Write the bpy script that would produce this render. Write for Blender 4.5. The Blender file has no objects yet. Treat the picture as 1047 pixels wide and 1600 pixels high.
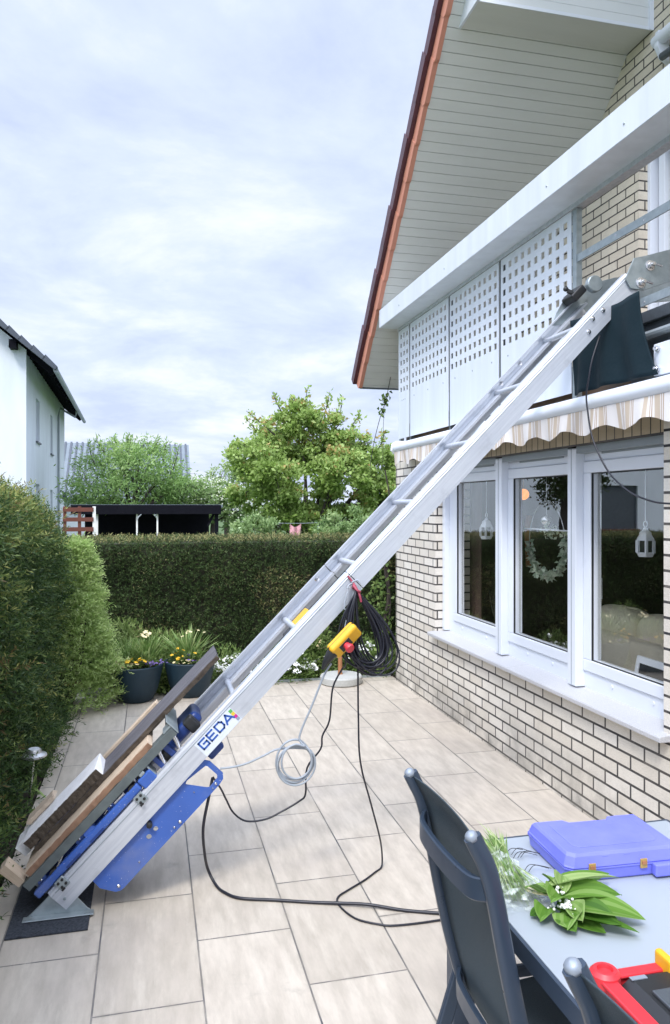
import bpy, bmesh, math, random
import numpy as np
from mathutils import Vector, Matrix
R = math.radians
rnd = random.Random(7)
C = bpy.context.scene.collection

# ------------------------------------------------------------------ camera
F = 1185.0; HZ = 790.0; CX = 523.5; CAMH = 1.9
YAW = math.atan(288.5 / F)
cd = bpy.data.cameras.new('camera'); cam = bpy.data.objects.new('camera', cd); C.objects.link(cam)
cam.location = (0, 0, CAMH); cam.rotation_euler = (R(90), 0, -YAW)
cd.sensor_fit = 'VERTICAL'; cd.sensor_height = 36; cd.lens = F / 1600 * 36
cd.shift_y = -10 / 1600; cd.clip_start = 0.05; cd.clip_end = 500
sc = bpy.context.scene; sc.camera = cam
sc.view_settings.view_transform = 'Standard'; sc.view_settings.look = 'None'
sc.view_settings.exposure = 1.27; sc.view_settings.gamma = 1
# ------------------------------------------------------------------ sky and sun
SUN_EL, SUN_AZ = 52, 215      # azimuth clockwise from +Y
w = bpy.data.worlds.new('World'); sc.world = w; w.use_nodes = True
nt = w.node_tree; N = nt.nodes; L = nt.links
for n in list(N): N.remove(n)
def wn(t, **k):
    n = N.new(t)
    for a, b in k.items(): setattr(n, a, b)
    return n
def wm(op, a, b=None, c=None):
    n = N.new('ShaderNodeMath'); n.operation = op
    for i, v in enumerate((a, b, c)):
        if v is None: continue
        if isinstance(v, (int, float)): n.inputs[i].default_value = v
        else: L.new(v, n.inputs[i])
    return n.outputs[0]
tc = wn('ShaderNodeTexCoord'); sp = wn('ShaderNodeSeparateXYZ'); L.new(tc.outputs['Generated'], sp.inputs[0])
zz = wm('ADD', wm('MAXIMUM', sp.outputs[2], 0.0), 0.16)
cb = wn('ShaderNodeCombineXYZ'); L.new(wm('DIVIDE', sp.outputs[0], zz), cb.inputs[0]); L.new(wm('DIVIDE', sp.outputs[1], zz), cb.inputs[1])
n1 = wn('ShaderNodeTexNoise'); n1.inputs['Scale'].default_value = 1.55; n1.inputs['Detail'].default_value = 10; n1.inputs['Roughness'].default_value = 0.60; n1.inputs['Distortion'].default_value = 0.25
L.new(cb.outputs[0], n1.inputs['Vector'])
n2 = wn('ShaderNodeTexNoise'); n2.inputs['Scale'].default_value = 0.45; n2.inputs['Detail'].default_value = 3
L.new(cb.outputs[0], n2.inputs['Vector'])
cl = wm('ADD', wm('MULTIPLY', n1.outputs['Fac'], 0.68), wm('MULTIPLY', n2.outputs['Fac'], 0.32))
cr = wn('ShaderNodeValToRGB'); L.new(cl, cr.inputs[0])
e = cr.color_ramp.elements
e[0].position = 0.40; e[0].color = (0.372, 0.428, 0.575, 1)
e[1].position = 0.60; e[1].color = (0.585, 0.615, 0.665, 1)
m_ = e.new(0.50); m_.color = (0.448, 0.505, 0.640, 1)
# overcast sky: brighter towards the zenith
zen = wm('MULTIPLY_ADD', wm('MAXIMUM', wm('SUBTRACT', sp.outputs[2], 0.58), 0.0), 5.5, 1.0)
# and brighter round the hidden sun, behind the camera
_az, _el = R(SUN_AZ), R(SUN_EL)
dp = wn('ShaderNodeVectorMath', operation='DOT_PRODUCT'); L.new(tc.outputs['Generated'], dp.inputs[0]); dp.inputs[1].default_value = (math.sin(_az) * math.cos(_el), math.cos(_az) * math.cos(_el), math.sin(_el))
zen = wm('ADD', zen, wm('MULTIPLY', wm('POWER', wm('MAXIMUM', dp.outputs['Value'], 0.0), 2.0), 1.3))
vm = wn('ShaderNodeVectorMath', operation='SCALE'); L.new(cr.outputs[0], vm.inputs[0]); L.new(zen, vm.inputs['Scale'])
st = wn('ShaderNodeTexSky'); st.sky_type = 'NISHITA'; st.sun_disc = False
st.sun_elevation = R(SUN_EL); st.sun_rotation = R(SUN_AZ); st.air_density = 1; st.dust_density = 3
b1 = wn('ShaderNodeBackground'); L.new(st.outputs[0], b1.inputs[0]); b1.inputs[1].default_value = 0.006
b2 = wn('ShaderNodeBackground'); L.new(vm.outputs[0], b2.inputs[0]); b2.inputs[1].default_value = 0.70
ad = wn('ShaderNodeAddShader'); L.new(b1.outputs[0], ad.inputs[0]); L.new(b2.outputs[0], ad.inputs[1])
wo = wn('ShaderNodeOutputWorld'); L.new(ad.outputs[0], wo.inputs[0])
sd = bpy.data.lights.new('sun', 'SUN'); sd.energy = 1.1; sd.angle = R(12); sd.color = (1, 0.96, 0.9)
so = bpy.data.objects.new('sun', sd); C.objects.link(so)
az, el = R(SUN_AZ), R(SUN_EL)
sdir = Vector((math.sin(az) * math.cos(el), math.cos(az) * math.cos(el), math.sin(el)))
so.rotation_euler = sdir.to_track_quat('Z', 'Y').to_euler(); so.location = (-6, -6, 12)

# ------------------------------------------------------------------ materials
def newmat(name):
    m = bpy.data.materials.new(name); m.use_nodes = True
    return m, m.node_tree.nodes, m.node_tree.links, m.node_tree.nodes['Principled BSDF']
def mth(t, op, a, b=None, c=None):
    n = t.nodes.new('ShaderNodeMath'); n.operation = op
    for i, v in enumerate((a, b, c)):
        if v is None: continue
        if isinstance(v, (int, float)): n.inputs[i].default_value = v
        else: t.links.new(v, n.inputs[i])
    return n.outputs[0]
def mixc(t, f, a, b, mode='MIX'):
    n = t.nodes.new('ShaderNodeMix'); n.data_type = 'RGBA'; n.blend_type = mode
    for s, v in ((n.inputs[0], f), (n.inputs[6], a), (n.inputs[7], b)):
        if isinstance(v, (int, float)): s.default_value = v
        elif isinstance(v, tuple): s.default_value = (*v, 1) if len(v) == 3 else v
        else: t.links.new(v, s)
    return n.outputs[2]
def noise(t, scale, detail=4, vec=None, rough=0.5, stretch=None):
    n = t.nodes.new('ShaderNodeTexNoise'); n.inputs['Scale'].default_value = scale
    n.inputs['Detail'].default_value = detail; n.inputs['Roughness'].default_value = rough
    if vec is None:
        g = t.nodes.new('ShaderNodeNewGeometry'); vec = g.outputs['Position']
    if stretch:
        mp = t.nodes.new('ShaderNodeMapping'); mp.inputs['Scale'].default_value = stretch
        t.links.new(vec, mp.inputs[0]); vec = mp.outputs[0]
    t.links.new(vec, n.inputs['Vector'])
    return n.outputs['Fac']
def remap(t, v, a, b, c=0.0, d=1.0):
    n = t.nodes.new('ShaderNodeMapRange'); t.links.new(v, n.inputs[0])
    for i, x in enumerate((a, b, c, d)): n.inputs[i + 1].default_value = x
    return n.outputs[0]
def bump(t, bs, h, strength=0.3, dist=0.01):
    n = t.nodes.new('ShaderNodeBump'); n.inputs['Strength'].default_value = strength; n.inputs['Distance'].default_value = dist
    t.links.new(h, n.inputs['Height']); t.links.new(n.outputs[0], bs.inputs['Normal'])
def pm(name, c1, c2=None, scale=6, rough=0.5, metal=0.0, bmp=0.0, bscale=60, stretch=None, detail=5, rvar=0.12, obj=False, spec=None):
    m, nn, ll, bs = newmat(name); t = m.node_tree
    c2 = c2 or tuple(x * 0.86 for x in c1)
    vec = None
    if obj:
        q = nn.new('ShaderNodeTexCoord'); vec = q.outputs['Object']
    f = noise(t, scale, detail, vec=vec, stretch=stretch)
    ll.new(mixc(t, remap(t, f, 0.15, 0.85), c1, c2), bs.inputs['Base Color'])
    bs.inputs['Metallic'].default_value = metal
    if spec is not None: bs.inputs['Specular IOR Level'].default_value = spec
    f2 = noise(t, scale * 2.7, 3, vec=vec)
    ll.new(remap(t, f2, 0.05, 0.95, max(0.02, rough - rvar), min(1, rough + rvar)), bs.inputs['Roughness'])
    if bmp: bump(t, bs, noise(t, bscale, 4, vec=vec, stretch=stretch), bmp)
    return m
def brickmat(name, vec_fn, bw, rh, ms, ca, cb_, cm, off=0.5, dirt=True, tone=0.0):
    m, nn, ll, bs = newmat(name); t = m.node_tree
    vec = vec_fn(t)
    b = nn.new('ShaderNodeTexBrick'); b.offset = off; b.offset_frequency = 2; b.squash = 1
    b.inputs['Scale'].default_value = 1; b.inputs['Mortar Size'].default_value = ms; b.inputs['Mortar Smooth'].default_value = 0.04
    b.inputs['Brick Width'].default_value = bw; b.inputs['Row Height'].default_value = rh; b.inputs['Bias'].default_value = 0
    b.inputs['Color1'].default_value = (*ca, 1); b.inputs['Color2'].default_value = (*cb_, 1); b.inputs['Mortar'].default_value = (*cm, 1)
    ll.new(vec, b.inputs['Vector'])
    f = noise(t, 3.0, 6); col = mixc(t, remap(t, f, 0.35, 0.75, 0.0, 0.22), b.outputs['Color'], (0.44, 0.38, 0.30), 'MIX')
    f9 = noise(t, 9, 5, rough=0.65); col = mixc(t, remap(t, f9, 0.52, 0.72, 0.0, 0.22), col, (0.46, 0.42, 0.36))
    fine = noise(t, 55, 4, stretch=(1, 1, 2.5))
    col = mixc(t, remap(t, fine, 0.35, 0.7, 0, 0.16), col, (0.22, 0.20, 0.17))
    if dirt:
        g = nn.new('ShaderNodeNewGeometry'); s = nn.new('ShaderNodeSeparateXYZ'); ll.new(g.outputs['Position'], s.inputs[0])
        zf = remap(t, s.outputs[2], 0.02, 0.42, 1, 0); nz = remap(t, noise(t, 2.2, 6, rough=0.65), 0.40, 0.62)
        col = mixc(t, mth(t, 'MULTIPLY', mth(t, 'MULTIPLY', zf, nz), 0.75), col, (0.16, 0.15, 0.13))
    ll.new(col, bs.inputs['Base Color']); bs.inputs['Roughness'].default_value = 0.8
    hh = mth(t, 'MULTIPLY_ADD', mth(t, 'SUBTRACT', 1.0, b.outputs['Fac']), 1.0, mth(t, 'MULTIPLY', fine, 0.25))
    bump(t, bs, hh, 0.9, 0.008)
    return m
def wallvec(phase_h, phase_v, swap=False):
    def fn(t):
        g = t.nodes.new('ShaderNodeNewGeometry'); s = t.nodes.new('ShaderNodeSeparateXYZ'); t.links.new(g.outputs['Position'], s.inputs[0])
        q = t.nodes.new('ShaderNodeSeparateXYZ'); t.links.new(g.outputs['True Normal'], q.inputs[0])
        k = mth(t, 'GREATER_THAN', mth(t, 'ABSOLUTE', q.outputs[0]), 0.5)
        hx = mth(t, 'ADD', mth(t, 'MULTIPLY', k, mth(t, 'SUBTRACT', s.outputs[1], s.outputs[0])), s.outputs[0])
        hx = mth(t, 'ADD', hx, phase_h); hz = mth(t, 'ADD', s.outputs[2], phase_v)
        c = t.nodes.new('ShaderNodeCombineXYZ')
        t.links.new(hz if swap else hx, c.inputs[0]); t.links.new(hx if swap else hz, c.inputs[1])
        return c.outputs[0]
    return fn
BRA, BRB, MOR = (0.83, 0.785, 0.71), (0.70, 0.645, 0.56), (0.012, 0.013, 0.020)
M = {}
M['brick'] = brickmat('yellow_brick', wallvec(10.03, 0.060), 0.2433, 0.0811, 0.0072, BRA, BRB, MOR)
M['soldier'] = brickmat('soldier_brick', wallvec(10.0, 0.32, True), 0.26, 0.0811, 0.0045, (0.55, 0.45, 0.31), (0.46, 0.37, 0.25), MOR, 0.0, dirt=False)
M['brick_up'] = brickmat('upper_brick', wallvec(10.12, 0.03), 0.2560, 0.0853, 0.0066, (0.78, 0.71, 0.585), (0.70, 0.63, 0.51), MOR, dirt=False)
def tilevec(t):
    g = t.nodes.new('ShaderNodeNewGeometry'); s = t.nodes.new('ShaderNodeSeparateXYZ'); t.links.new(g.outputs['Position'], s.inputs[0])
    c = t.nodes.new('ShaderNodeCombineXYZ')
    t.links.new(mth(t, 'ADD', s.outputs[1], 8.25 - 3.36 + 0.4125 + 0.0), c.inputs[0]); t.links.new(mth(t, 'ADD', s.outputs[0], 4.125 - 0.2), c.inputs[1])
    return c.outputs[0]
def tilemat():
    m, nn, ll, bs = newmat('patio_slabs'); t = m.node_tree
    b = nn.new('ShaderNodeTexBrick'); b.offset = 0.5; b.offset_frequency = 2
    for k, v in (('Scale', 1), ('Mortar Size', 0.0042), ('Mortar Smooth', 0.3), ('Brick Width', 0.825), ('Row Height', 0.4125), ('Bias', 0)): b.inputs[k].default_value = v
    b.inputs['Color1'].default_value = (0.555, 0.495, 0.42, 1); b.inputs['Color2'].default_value = (0.465, 0.412, 0.345, 1); b.inputs['Mortar'].default_value = (0.07, 0.07, 0.08, 1)
    ll.new(tilevec(t), b.inputs['Vector'])
    st_ = noise(t, 5.0, 7, stretch=(3.2, 0.7, 1), rough=0.62)
    col = mixc(t, remap(t, st_, 0.38, 0.64, 0, 0.60), b.outputs['Color'], (0.345, 0.303, 0.25))
    st2 = noise(t, 2.2, 8, stretch=(6, 1.0, 1), rough=0.7)
    col = mixc(t, remap(t, st2, 0.52, 0.68, 0, 0.42), col, (0.63, 0.575, 0.49))
    dk = noise(t, 1.1, 5, rough=0.6)
    col = mixc(t, remap(t, dk, 0.50, 0.68, 0, 0.38), col, (0.33, 0.285, 0.255))
    sp_ = noise(t, 240, 2); col = mixc(t, remap(t, sp_, 0.6, 0.8, 0, 0.25), col, (0.3, 0.28, 0.27))
    b2 = nn.new('ShaderNodeTexBrick'); b2.offset = 0.5; b2.offset_frequency = 2
    for k, v in (('Scale', 1), ('Mortar Size', 0.017), ('Mortar Smooth', 1.0), ('Brick Width', 0.825), ('Row Height', 0.4125), ('Bias', 0)): b2.inputs[k].default_value = v
    ll.new(tilevec(t), b2.inputs['Vector']); jn = remap(t, noise(t, 5.5, 6, rough=0.7), 0.46, 0.68)
    col = mixc(t, mth(t, 'MULTIPLY', mth(t, 'MULTIPLY', b2.outputs['Fac'], jn), 0.55), col, (0.17, 0.155, 0.125))
    sv = noise(t, 1.9, 7, rough=0.7); sv2 = noise(t, 16, 4); stn = mth(t, 'MULTIPLY', remap(t, sv, 0.60, 0.70), remap(t, sv2, 0.40, 0.6)); col = mixc(t, mth(t, 'MULTIPLY', stn, 0.45), col, (0.22, 0.20, 0.17))
    ll.new(col, bs.inputs['Base Color'])
    ll.new(remap(t, st_, 0.3, 0.7, 0.42, 0.62), bs.inputs['Roughness'])
    hh = mth(t, 'MULTIPLY_ADD', mth(t, 'SUBTRACT', 1.0, b.outputs['Fac']), 1.0, mth(t, 'MULTIPLY', noise(t, 40, 5), 0.12))
    bump(t, bs, hh, 0.5, 0.004)
    return m
M['tiles'] = tilemat()
def alumat():
    m, nn, ll, bs = newmat('aluminium'); t = m.node_tree
    g = nn.new('ShaderNodeNewGeometry'); mp = nn.new('ShaderNodeMapping'); mp.inputs['Rotation'].default_value = (0, R(45.5), 0); ll.new(g.outputs['Position'], mp.inputs[0])
    f = noise(t, 1.0, 8, vec=mp.outputs[0], stretch=(3.0, 40, 60), rough=0.65); f2 = noise(t, 7.0, 6, rough=0.65); f3 = noise(t, 1, 3, vec=mp.outputs[0], stretch=(12, 260, 420))
    col = mixc(t, remap(t, f, 0.32, 0.68), (0.67, 0.70, 0.755), (0.52, 0.55, 0.61))
    col = mixc(t, remap(t, f2, 0.56, 0.76, 0, 0.5), col, (0.36, 0.38, 0.42)); col = mixc(t, remap(t, f3, 0.66, 0.74, 0, 0.5), col, (0.30, 0.32, 0.36))
    ll.new(col, bs.inputs['Base Color']); bs.inputs['Metallic'].default_value = 0.45
    ll.new(remap(t, f, 0.2, 0.8, 0.28, 0.52), bs.inputs['Roughness']); bump(t, bs, f3, 0.12, 0.002)
    return m
M['alu'] = alumat()
M['galv'] = pm('galvanised_steel', (0.44, 0.49, 0.51), (0.26, 0.31, 0.33), 22, 0.45, 0.6, 0.1, 90)
M['bedsteel'] = pm('dull_bed_steel', (0.17, 0.20, 0.20), (0.10, 0.12, 0.125), 20, 0.5, 0.4, 0.1, 90)
M['steel'] = pm('bright_steel', (0.7, 0.7, 0.72), None, 20, 0.25, 1.0)
M['dsteel'] = pm('dark_steel', (0.12, 0.14, 0.16), (0.07, 0.08, 0.09), 9, 0.45, 0.4, 0.1)
def wornpaint(name, c, scale):
    m, nn, ll, bs = newmat(name); t = m.node_tree
    f = noise(t, 5, 5); f2 = noise(t, scale, 7, rough=0.7); f3 = noise(t, 3.2, 4, rough=0.6); f4 = noise(t, 140, 2)
    col = mixc(t, remap(t, f, 0.2, 0.8), c, tuple(x * .78 for x in c))
    col = mixc(t, remap(t, f3, 0.50, 0.72, 0, 0.35), col, (0.30, 0.30, 0.32))
    col = mixc(t, mth(t, 'MULTIPLY', remap(t, f2, 0.66, 0.70), 0.75), col, (0.42, 0.42, 0.43))
    col = mixc(t, remap(t, f4, 0.70, 0.74, 0, 0.6), col, (0.6, 0.6, 0.62))
    ll.new(col, bs.inputs['Base Color']); ll.new(remap(t, f3, 0.3, 0.7, 0.3, 0.6), bs.inputs['Roughness']); bump(t, bs, f2, 0.1, 0.002)
    return m
M['blue'] = wornpaint('blue_paint', (0.05, 0.13, 0.47), 22)
M['dblue'] = pm('dark_blue_paint', (0.02, 0.055, 0.24), (0.015, 0.04, 0.16), 5, 0.4)
M['caseblue'] = pm('blue_plastic', (0.20, 0.22, 0.78), (0.14, 0.16, 0.64), 9, 0.42, 0, 0.15, 500)
M['white'] = pm('white_plastic', (0.76, 0.80, 0.87), (0.72, 0.76, 0.83), 2, 0.3, rvar=0.03)
M['whitepaint'] = pm('white_cladding', (0.75, 0.79, 0.86), (0.60, 0.635, 0.69), 2.2, 0.32, rvar=0.03, stretch=(4, 4, .5), detail=8)
M['panelwhite'] = pm('white_panel', (0.73, 0.78, 0.86), (0.62, 0.665, 0.735), 2.4, 0.38, rvar=0.03, stretch=(5, 5, .5), detail=8)
M['soffit'] = pm('soffit_boards', (0.70, 0.71, 0.675), (0.63, 0.64, 0.605), 2.5, 0.55, 0, 0.12, 40, stretch=(0.6, 4, 4))
M['soffitlit'] = pm('lit_soffit_boards', (0.74, 0.77, 0.78), (0.66, 0.69, 0.70), 2.5, 0.5)  # paler colour carries the sky light on the purlin's near side
M['orange'] = pm('orange_clay', (0.62, 0.27, 0.185), (0.54, 0.22, 0.15), 4, 0.6, 0, 0.1)
M['rooftile'] = pm('brown_red_tile', (0.095, 0.025, 0.035), (0.05, 0.018, 0.028), 6, 0.4)
M['slate'] = pm('grey_roof_tile', (0.07, 0.085, 0.11), (0.05, 0.06, 0.08), 3, 0.5)
M['render'] = pm('white_render', (0.79, 0.84, 0.91), (0.64, 0.68, 0.74), 1.4, 0.85, 0, 0.4, 25, stretch=(1.6, 1.6, .45), detail=9)
M['granite'] = pm('granite', (0.62, 0.62, 0.63), (0.36, 0.36, 0.38), 190, 0.35, 0, 0.05, 200, detail=3)
M['concrete'] = pm('concrete', (0.50, 0.50, 0.48), (0.38, 0.39, 0.37), 60, 0.7, 0, 0.2, 120)
M['rubber'] = pm('rubber_granulate', (0.003, 0.004, 0.007), (0.062, 0.072, 0.092), 85, 0.9, 0, 0.6, 200, detail=3)
M['rubmat'] = pm('rubber_sheet', (0.003, 0.014, 0.021), (0.007, 0.020, 0.028), 6, 0.8, 0, 0.15, 60, spec=0.25)
M['cable'] = pm('black_cable', (0.012, 0.013, 0.022), None, 8, 0.4)
M['gcable'] = pm('grey_cable', (0.34, 0.38, 0.43), None, 8, 0.45)
M['black'] = pm('black_plastic', (0.02, 0.021, 0.023), None, 12, 0.4)
M['yellow'] = pm('yellow_plastic', (0.78, 0.43, 0.02), (0.70, 0.37, 0.015), 8, 0.4)
M['red'] = pm('red_plastic', (0.70, 0.035, 0.05), (0.6, 0.03, 0.04), 8, 0.38)
M['redknob'] = pm('red_knob', (0.62, 0.05, 0.07), None, 8, 0.35)
M['oldwood'] = pm('weathered_board', (0.155, 0.15, 0.165), (0.06, 0.058, 0.07), 7, 0.75, 0, 0.5, 30, stretch=(1, 5, 1), detail=8)
M['darkwood'] = pm('dark_rough_wood', (0.03, 0.022, 0.018), (0.11, 0.085, 0.06), 30, 0.85, 0, 0.9, 40)
M['wood'] = pm('fresh_wood', (0.62, 0.50, 0.38), (0.44, 0.34, 0.245), 9, 0.7, 0, 0.35, 40, stretch=(1, 6, 1), detail=8)
M['redwood'] = pm('reddish_wood', (0.34, 0.20, 0.125), (0.22, 0.125, 0.08), 12, 0.75, 0, 0.4, 40)
M['whitewood'] = pm('whitewashed_board', (0.90, 0.89, 0.89), (0.74, 0.72, 0.71), 12, 0.8, 0, 0.4, 40, detail=8)
M['chair'] = pm('anthracite_frame', (0.042, 0.062, 0.095), (0.032, 0.048, 0.075), 5, 0.33, 0.2)
M['table_leg'] = pm('anthracite_table', (0.045, 0.065, 0.10), None, 5, 0.4, 0.1)
M['cap'] = pm('silver_cap', (0.30, 0.34, 0.40), None, 10, 0.5, 0.3)
M['tabletop'] = pm('grey_glass_top', (0.36, 0.40, 0.445), (0.33, 0.37, 0.415), 3, 0.30, 0, 0, 300, rvar=0.03)
M['pot'] = pm('dark_planter', (0.004, 0.022, 0.038), (0.008, 0.030, 0.050), 6, 0.6, 0, 0.2, 90)
M['soil'] = pm('soil', (0.045, 0.032, 0.022), (0.02, 0.015, 0.01), 14, 0.95, 0, 0.8, 30)
M['grass'] = pm('lawn', (0.07, 0.12, 0.03), (0.05, 0.09, 0.025), 3, 0.9, 0, 0.5, 40)
M['bark'] = pm('bark', (0.075, 0.06, 0.05), (0.035, 0.03, 0.028), 10, 0.9, 0, 0.8, 25, stretch=(1, 1, 0.3))
M['core'] = pm('shaded_twigs', (0.030, 0.037, 0.019), (0.045, 0.042, 0.025), 9, 0.95, 0, 0.6, 30)  # dark colour stands in for the shade deep inside the hedges
M['shed'] = pm('black_stained_wood', (0.004, 0.004, 0.008), (0.008, 0.008, 0.013), 4, 0.8, spec=0.12)
M['shedroof'] = pm('bitumen_roof', (0.20, 0.24, 0.28), (0.14, 0.17, 0.20), 2, 0.6)
M['slat'] = pm('red_brown_slat', (0.16, 0.045, 0.028), (0.11, 0.03, 0.02), 4, 0.6)
M['stone'] = pm('cobble', (0.50, 0.48, 0.44), (0.36, 0.35, 0.32), 9, 0.8, 0, 0.4, 30)
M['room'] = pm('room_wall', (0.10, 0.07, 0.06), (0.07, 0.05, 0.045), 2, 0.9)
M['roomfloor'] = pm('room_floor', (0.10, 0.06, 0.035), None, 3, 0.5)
M['sofa'] = pm('beige_sofa', (0.92, 0.84, 0.66), (0.82, 0.73, 0.56), 8, 0.95, 0, 0.4, 60)
M['curtain'] = pm('brown_curtain', (0.20, 0.13, 0.11), (0.14, 0.09, 0.08), 3, 0.9, stretch=(1, 12, 0.2))
M['twig'] = pm('dark_twig', (0.03, 0.028, 0.02), None, 8, 0.8)
M['copper'] = pm('copper_wood', (0.42, 0.19, 0.085), (0.33, 0.14, 0.06), 8, 0.5)
M['pvcgrey'] = pm('grey_profile', (0.30, 0.34, 0.37), None, 3, 0.4)
M['wire'] = pm('silver_wire', (0.6, 0.6, 0.6), None, 8, 0.35, 0.8)
M['pink'] = pm('pink_cloth', (0.68, 0.36, 0.40), None, 8, 0.8)
M['bin'] = pm('green_barrel', (0.42, 0.55, 0.30), None, 8, 0.6)
M['brass'] = pm('brass_latch', (0.62, 0.40, 0.10), (0.35, 0.25, 0.12), 120, 0.45, 0.4)
M['label'] = pm('sticker_white', (0.74, 0.79, 0.86), (0.66, 0.72, 0.80), 20, 0.4)
M['lblue'] = pm('letter_blue', (0.02, 0.10, 0.42), None, 20, 0.4)
M['cgreen'] = pm('mark_green', (0.12, 0.45, 0.10), None, 20, 0.4)
M['cyellow'] = pm('mark_yellow', (0.80, 0.60, 0.05), None, 20, 0.4)
M['cmagenta'] = pm('mark_magenta', (0.65, 0.03, 0.28), None, 20, 0.4)
M['cgrey'] = pm('mark_grey', (0.30, 0.36, 0.45), None, 20, 0.4)
M['redtie'] = pm('red_tie', (0.40, 0.06, 0.10), None, 8, 0.6)
M['wpetal'] = pm('white_petal', (0.86, 0.87, 0.85), None, 40, 0.6)
M['cpetal2'] = pm('creamy_blossom', (0.74, 0.76, 0.62), None, 40, 0.6)
M['ypetal'] = pm('yellow_petal', (0.80, 0.55, 0.03), (0.7, 0.4, 0.02), 60, 0.6)
M['cpetal'] = pm('cream_petal', (0.80, 0.70, 0.42), None, 60, 0.6)
M['ppetal'] = pm('purple_petal', (0.10, 0.055, 0.22), (0.16, 0.11, 0.32), 60, 0.6)
M['rope'] = pm('steel_rope', (0.25, 0.25, 0.26), None, 20, 0.4, 0.7)
M['mesh'] = pm('dark_mesh_fabric', (0.035, 0.058, 0.075), (0.07, 0.10, 0.125), 420, 0.7, 0, 0.5, 900, detail=1)

def meshtrans(m, k):      # open weave: a little of what is behind shows through
    nn, ll = m.node_tree.nodes, m.node_tree.links; bs = nn['Principled BSDF']; tr = nn.new('ShaderNodeBsdfTransparent'); mx = nn.new('ShaderNodeMixShader'); mx.inputs[0].default_value = k
    ll.new(bs.outputs[0], mx.inputs[1]); ll.new(tr.outputs[0], mx.inputs[2]); ll.new(mx.outputs[0], nn['Material Output'].inputs[0])
meshtrans(M['mesh'], 0.06)
def awningmat():
    m, nn, ll, bs = newmat('striped_canvas'); t = m.node_tree
    g = nn.new('ShaderNodeNewGeometry'); s = nn.new('ShaderNodeSeparateXYZ'); ll.new(g.outputs['Position'], s.inputs[0])
    c = nn.new('ShaderNodeValToRGB'); c.color_ramp.interpolation = 'CONSTANT'
    ll.new(mth(t, 'FRACT', mth(t, 'MULTIPLY', s.outputs[1], 1 / 0.24)), c.inputs[0])
    W_, A_, B_ = (0.74, 0.71, 0.69), (0.42, 0.29, 0.195), (0.57, 0.475, 0.375)
    seq = [(0, W_), (.30, A_), (.325, W_), (.36, A_), (.385, W_), (.42, B_), (.60, W_), (.66, A_), (.68, W_), (.71, A_), (.73, W_), (.80, B_), (.93, W_)]
    el_ = c.color_ramp.elements; el_[0].position = 0; el_[0].color = (*W_, 1); el_[1].position = 0.30; el_[1].color = (*A_, 1)
    for p, k in seq[2:]:
        x = el_.new(p); x.color = (*k, 1)
    ll.new(c.outputs[0], bs.inputs['Base Color']); bs.inputs['Roughness'].default_value = 0.85
    bump(t, bs, noise(t, 300, 2), 0.2, 0.002)
    return m
M['canvas'] = awningmat()
def glassmat(name, ior=1.62, tint=(0.985, 0.985, 0.97)):
    m, nn, ll, bs = newmat(name); t = m.node_tree; nn.remove(bs)
    tr = nn.new('ShaderNodeBsdfTransparent'); tr.inputs[0].default_value = (*tint, 1)
    gl = nn.new('ShaderNodeBsdfGlossy'); gl.inputs['Roughness'].default_value = 0.0; gl.inputs['Color'].default_value = (0.95, 0.97, 1, 1)
    fr = nn.new('ShaderNodeFresnel'); fr.inputs[0].default_value = ior
    gb = nn.new('ShaderNodeNewGeometry'); ff_ = mth(t, 'MULTIPLY', fr.outputs[0], mth(t, 'SUBTRACT', 1.0, gb.outputs['Backfacing']))
    mx = nn.new('ShaderNodeMixShader'); ll.new(ff_, mx.inputs[0]); ll.new(tr.outputs[0], mx.inputs[1]); ll.new(gl.outputs[0], mx.inputs[2])
    ll.new(mx.outputs[0], nn['Material Output'].inputs[0])
    return m
M['dimglass'] = glassmat('balcony_glass', 1.35); M['glass'] = glassmat('window_glass', 2.7); M['thin'] = glassmat('thin_clear', 1.35)
def bagmat():
    m, nn, ll, bs = newmat('clear_bag'); t = m.node_tree; nn.remove(bs)
    tr = nn.new('ShaderNodeBsdfTransparent'); df = nn.new('ShaderNodeBsdfPrincipled'); df.inputs['Base Color'].default_value = (0.8, 0.86, 0.84, 1); df.inputs['Roughness'].default_value = 0.12
    mx = nn.new('ShaderNodeMixShader'); ll.new(remap(t, noise(t, 38, 5), 0.48, 0.72, 0.06, 0.65), mx.inputs[0])
    ll.new(tr.outputs[0], mx.inputs[1]); ll.new(df.outputs[0], mx.inputs[2]); ll.new(mx.outputs[0], nn['Material Output'].inputs[0])
    return m
M['bag'] = bagmat()
def emat(name, c, s):
    m, nn, ll, bs = newmat(name); bs.inputs['Base Color'].default_value = (*c, 1); bs.inputs['Emission Color'].default_value = (*c, 1); bs.inputs['Emission Strength'].default_value = s
    return m
M['lampglow'] = emat('amber_lamp', (0.9, 0.30, 0.015), 0.6)
def leafmat(name, cols, rough=0.5, transl=0.3):
    m, nn, ll, bs = newmat(name); t = m.node_tree
    at = nn.new('ShaderNodeAttribute'); at.attribute_name = 'rnd'
    r = nn.new('ShaderNodeValToRGB'); ll.new(at.outputs['Fac'], r.inputs[0])
    e_ = r.color_ramp.elements
    for i, (p, c) in enumerate(cols):
        if i == 0: x = e_[0]
        elif i == len(cols) - 1: x = e_[-1]
        else: x = e_.new(p)
        x.position = p; x.color = (*c, 1)
    ll.new(r.outputs[0], bs.inputs['Base Color']); bs.inputs['Roughness'].default_value = rough
    bs.inputs['Specular IOR Level'].default_value = 0.35
    tl = nn.new('ShaderNodeBsdfTranslucent'); ll.new(r.outputs[0], tl.inputs[0])
    mx = nn.new('ShaderNodeMixShader'); mx.inputs[0].default_value = transl
    ll.new(bs.outputs[0], mx.inputs[1]); ll.new(tl.outputs[0], mx.inputs[2]); ll.new(mx.outputs[0], nn['Material Output'].inputs[0])
    return m
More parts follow.
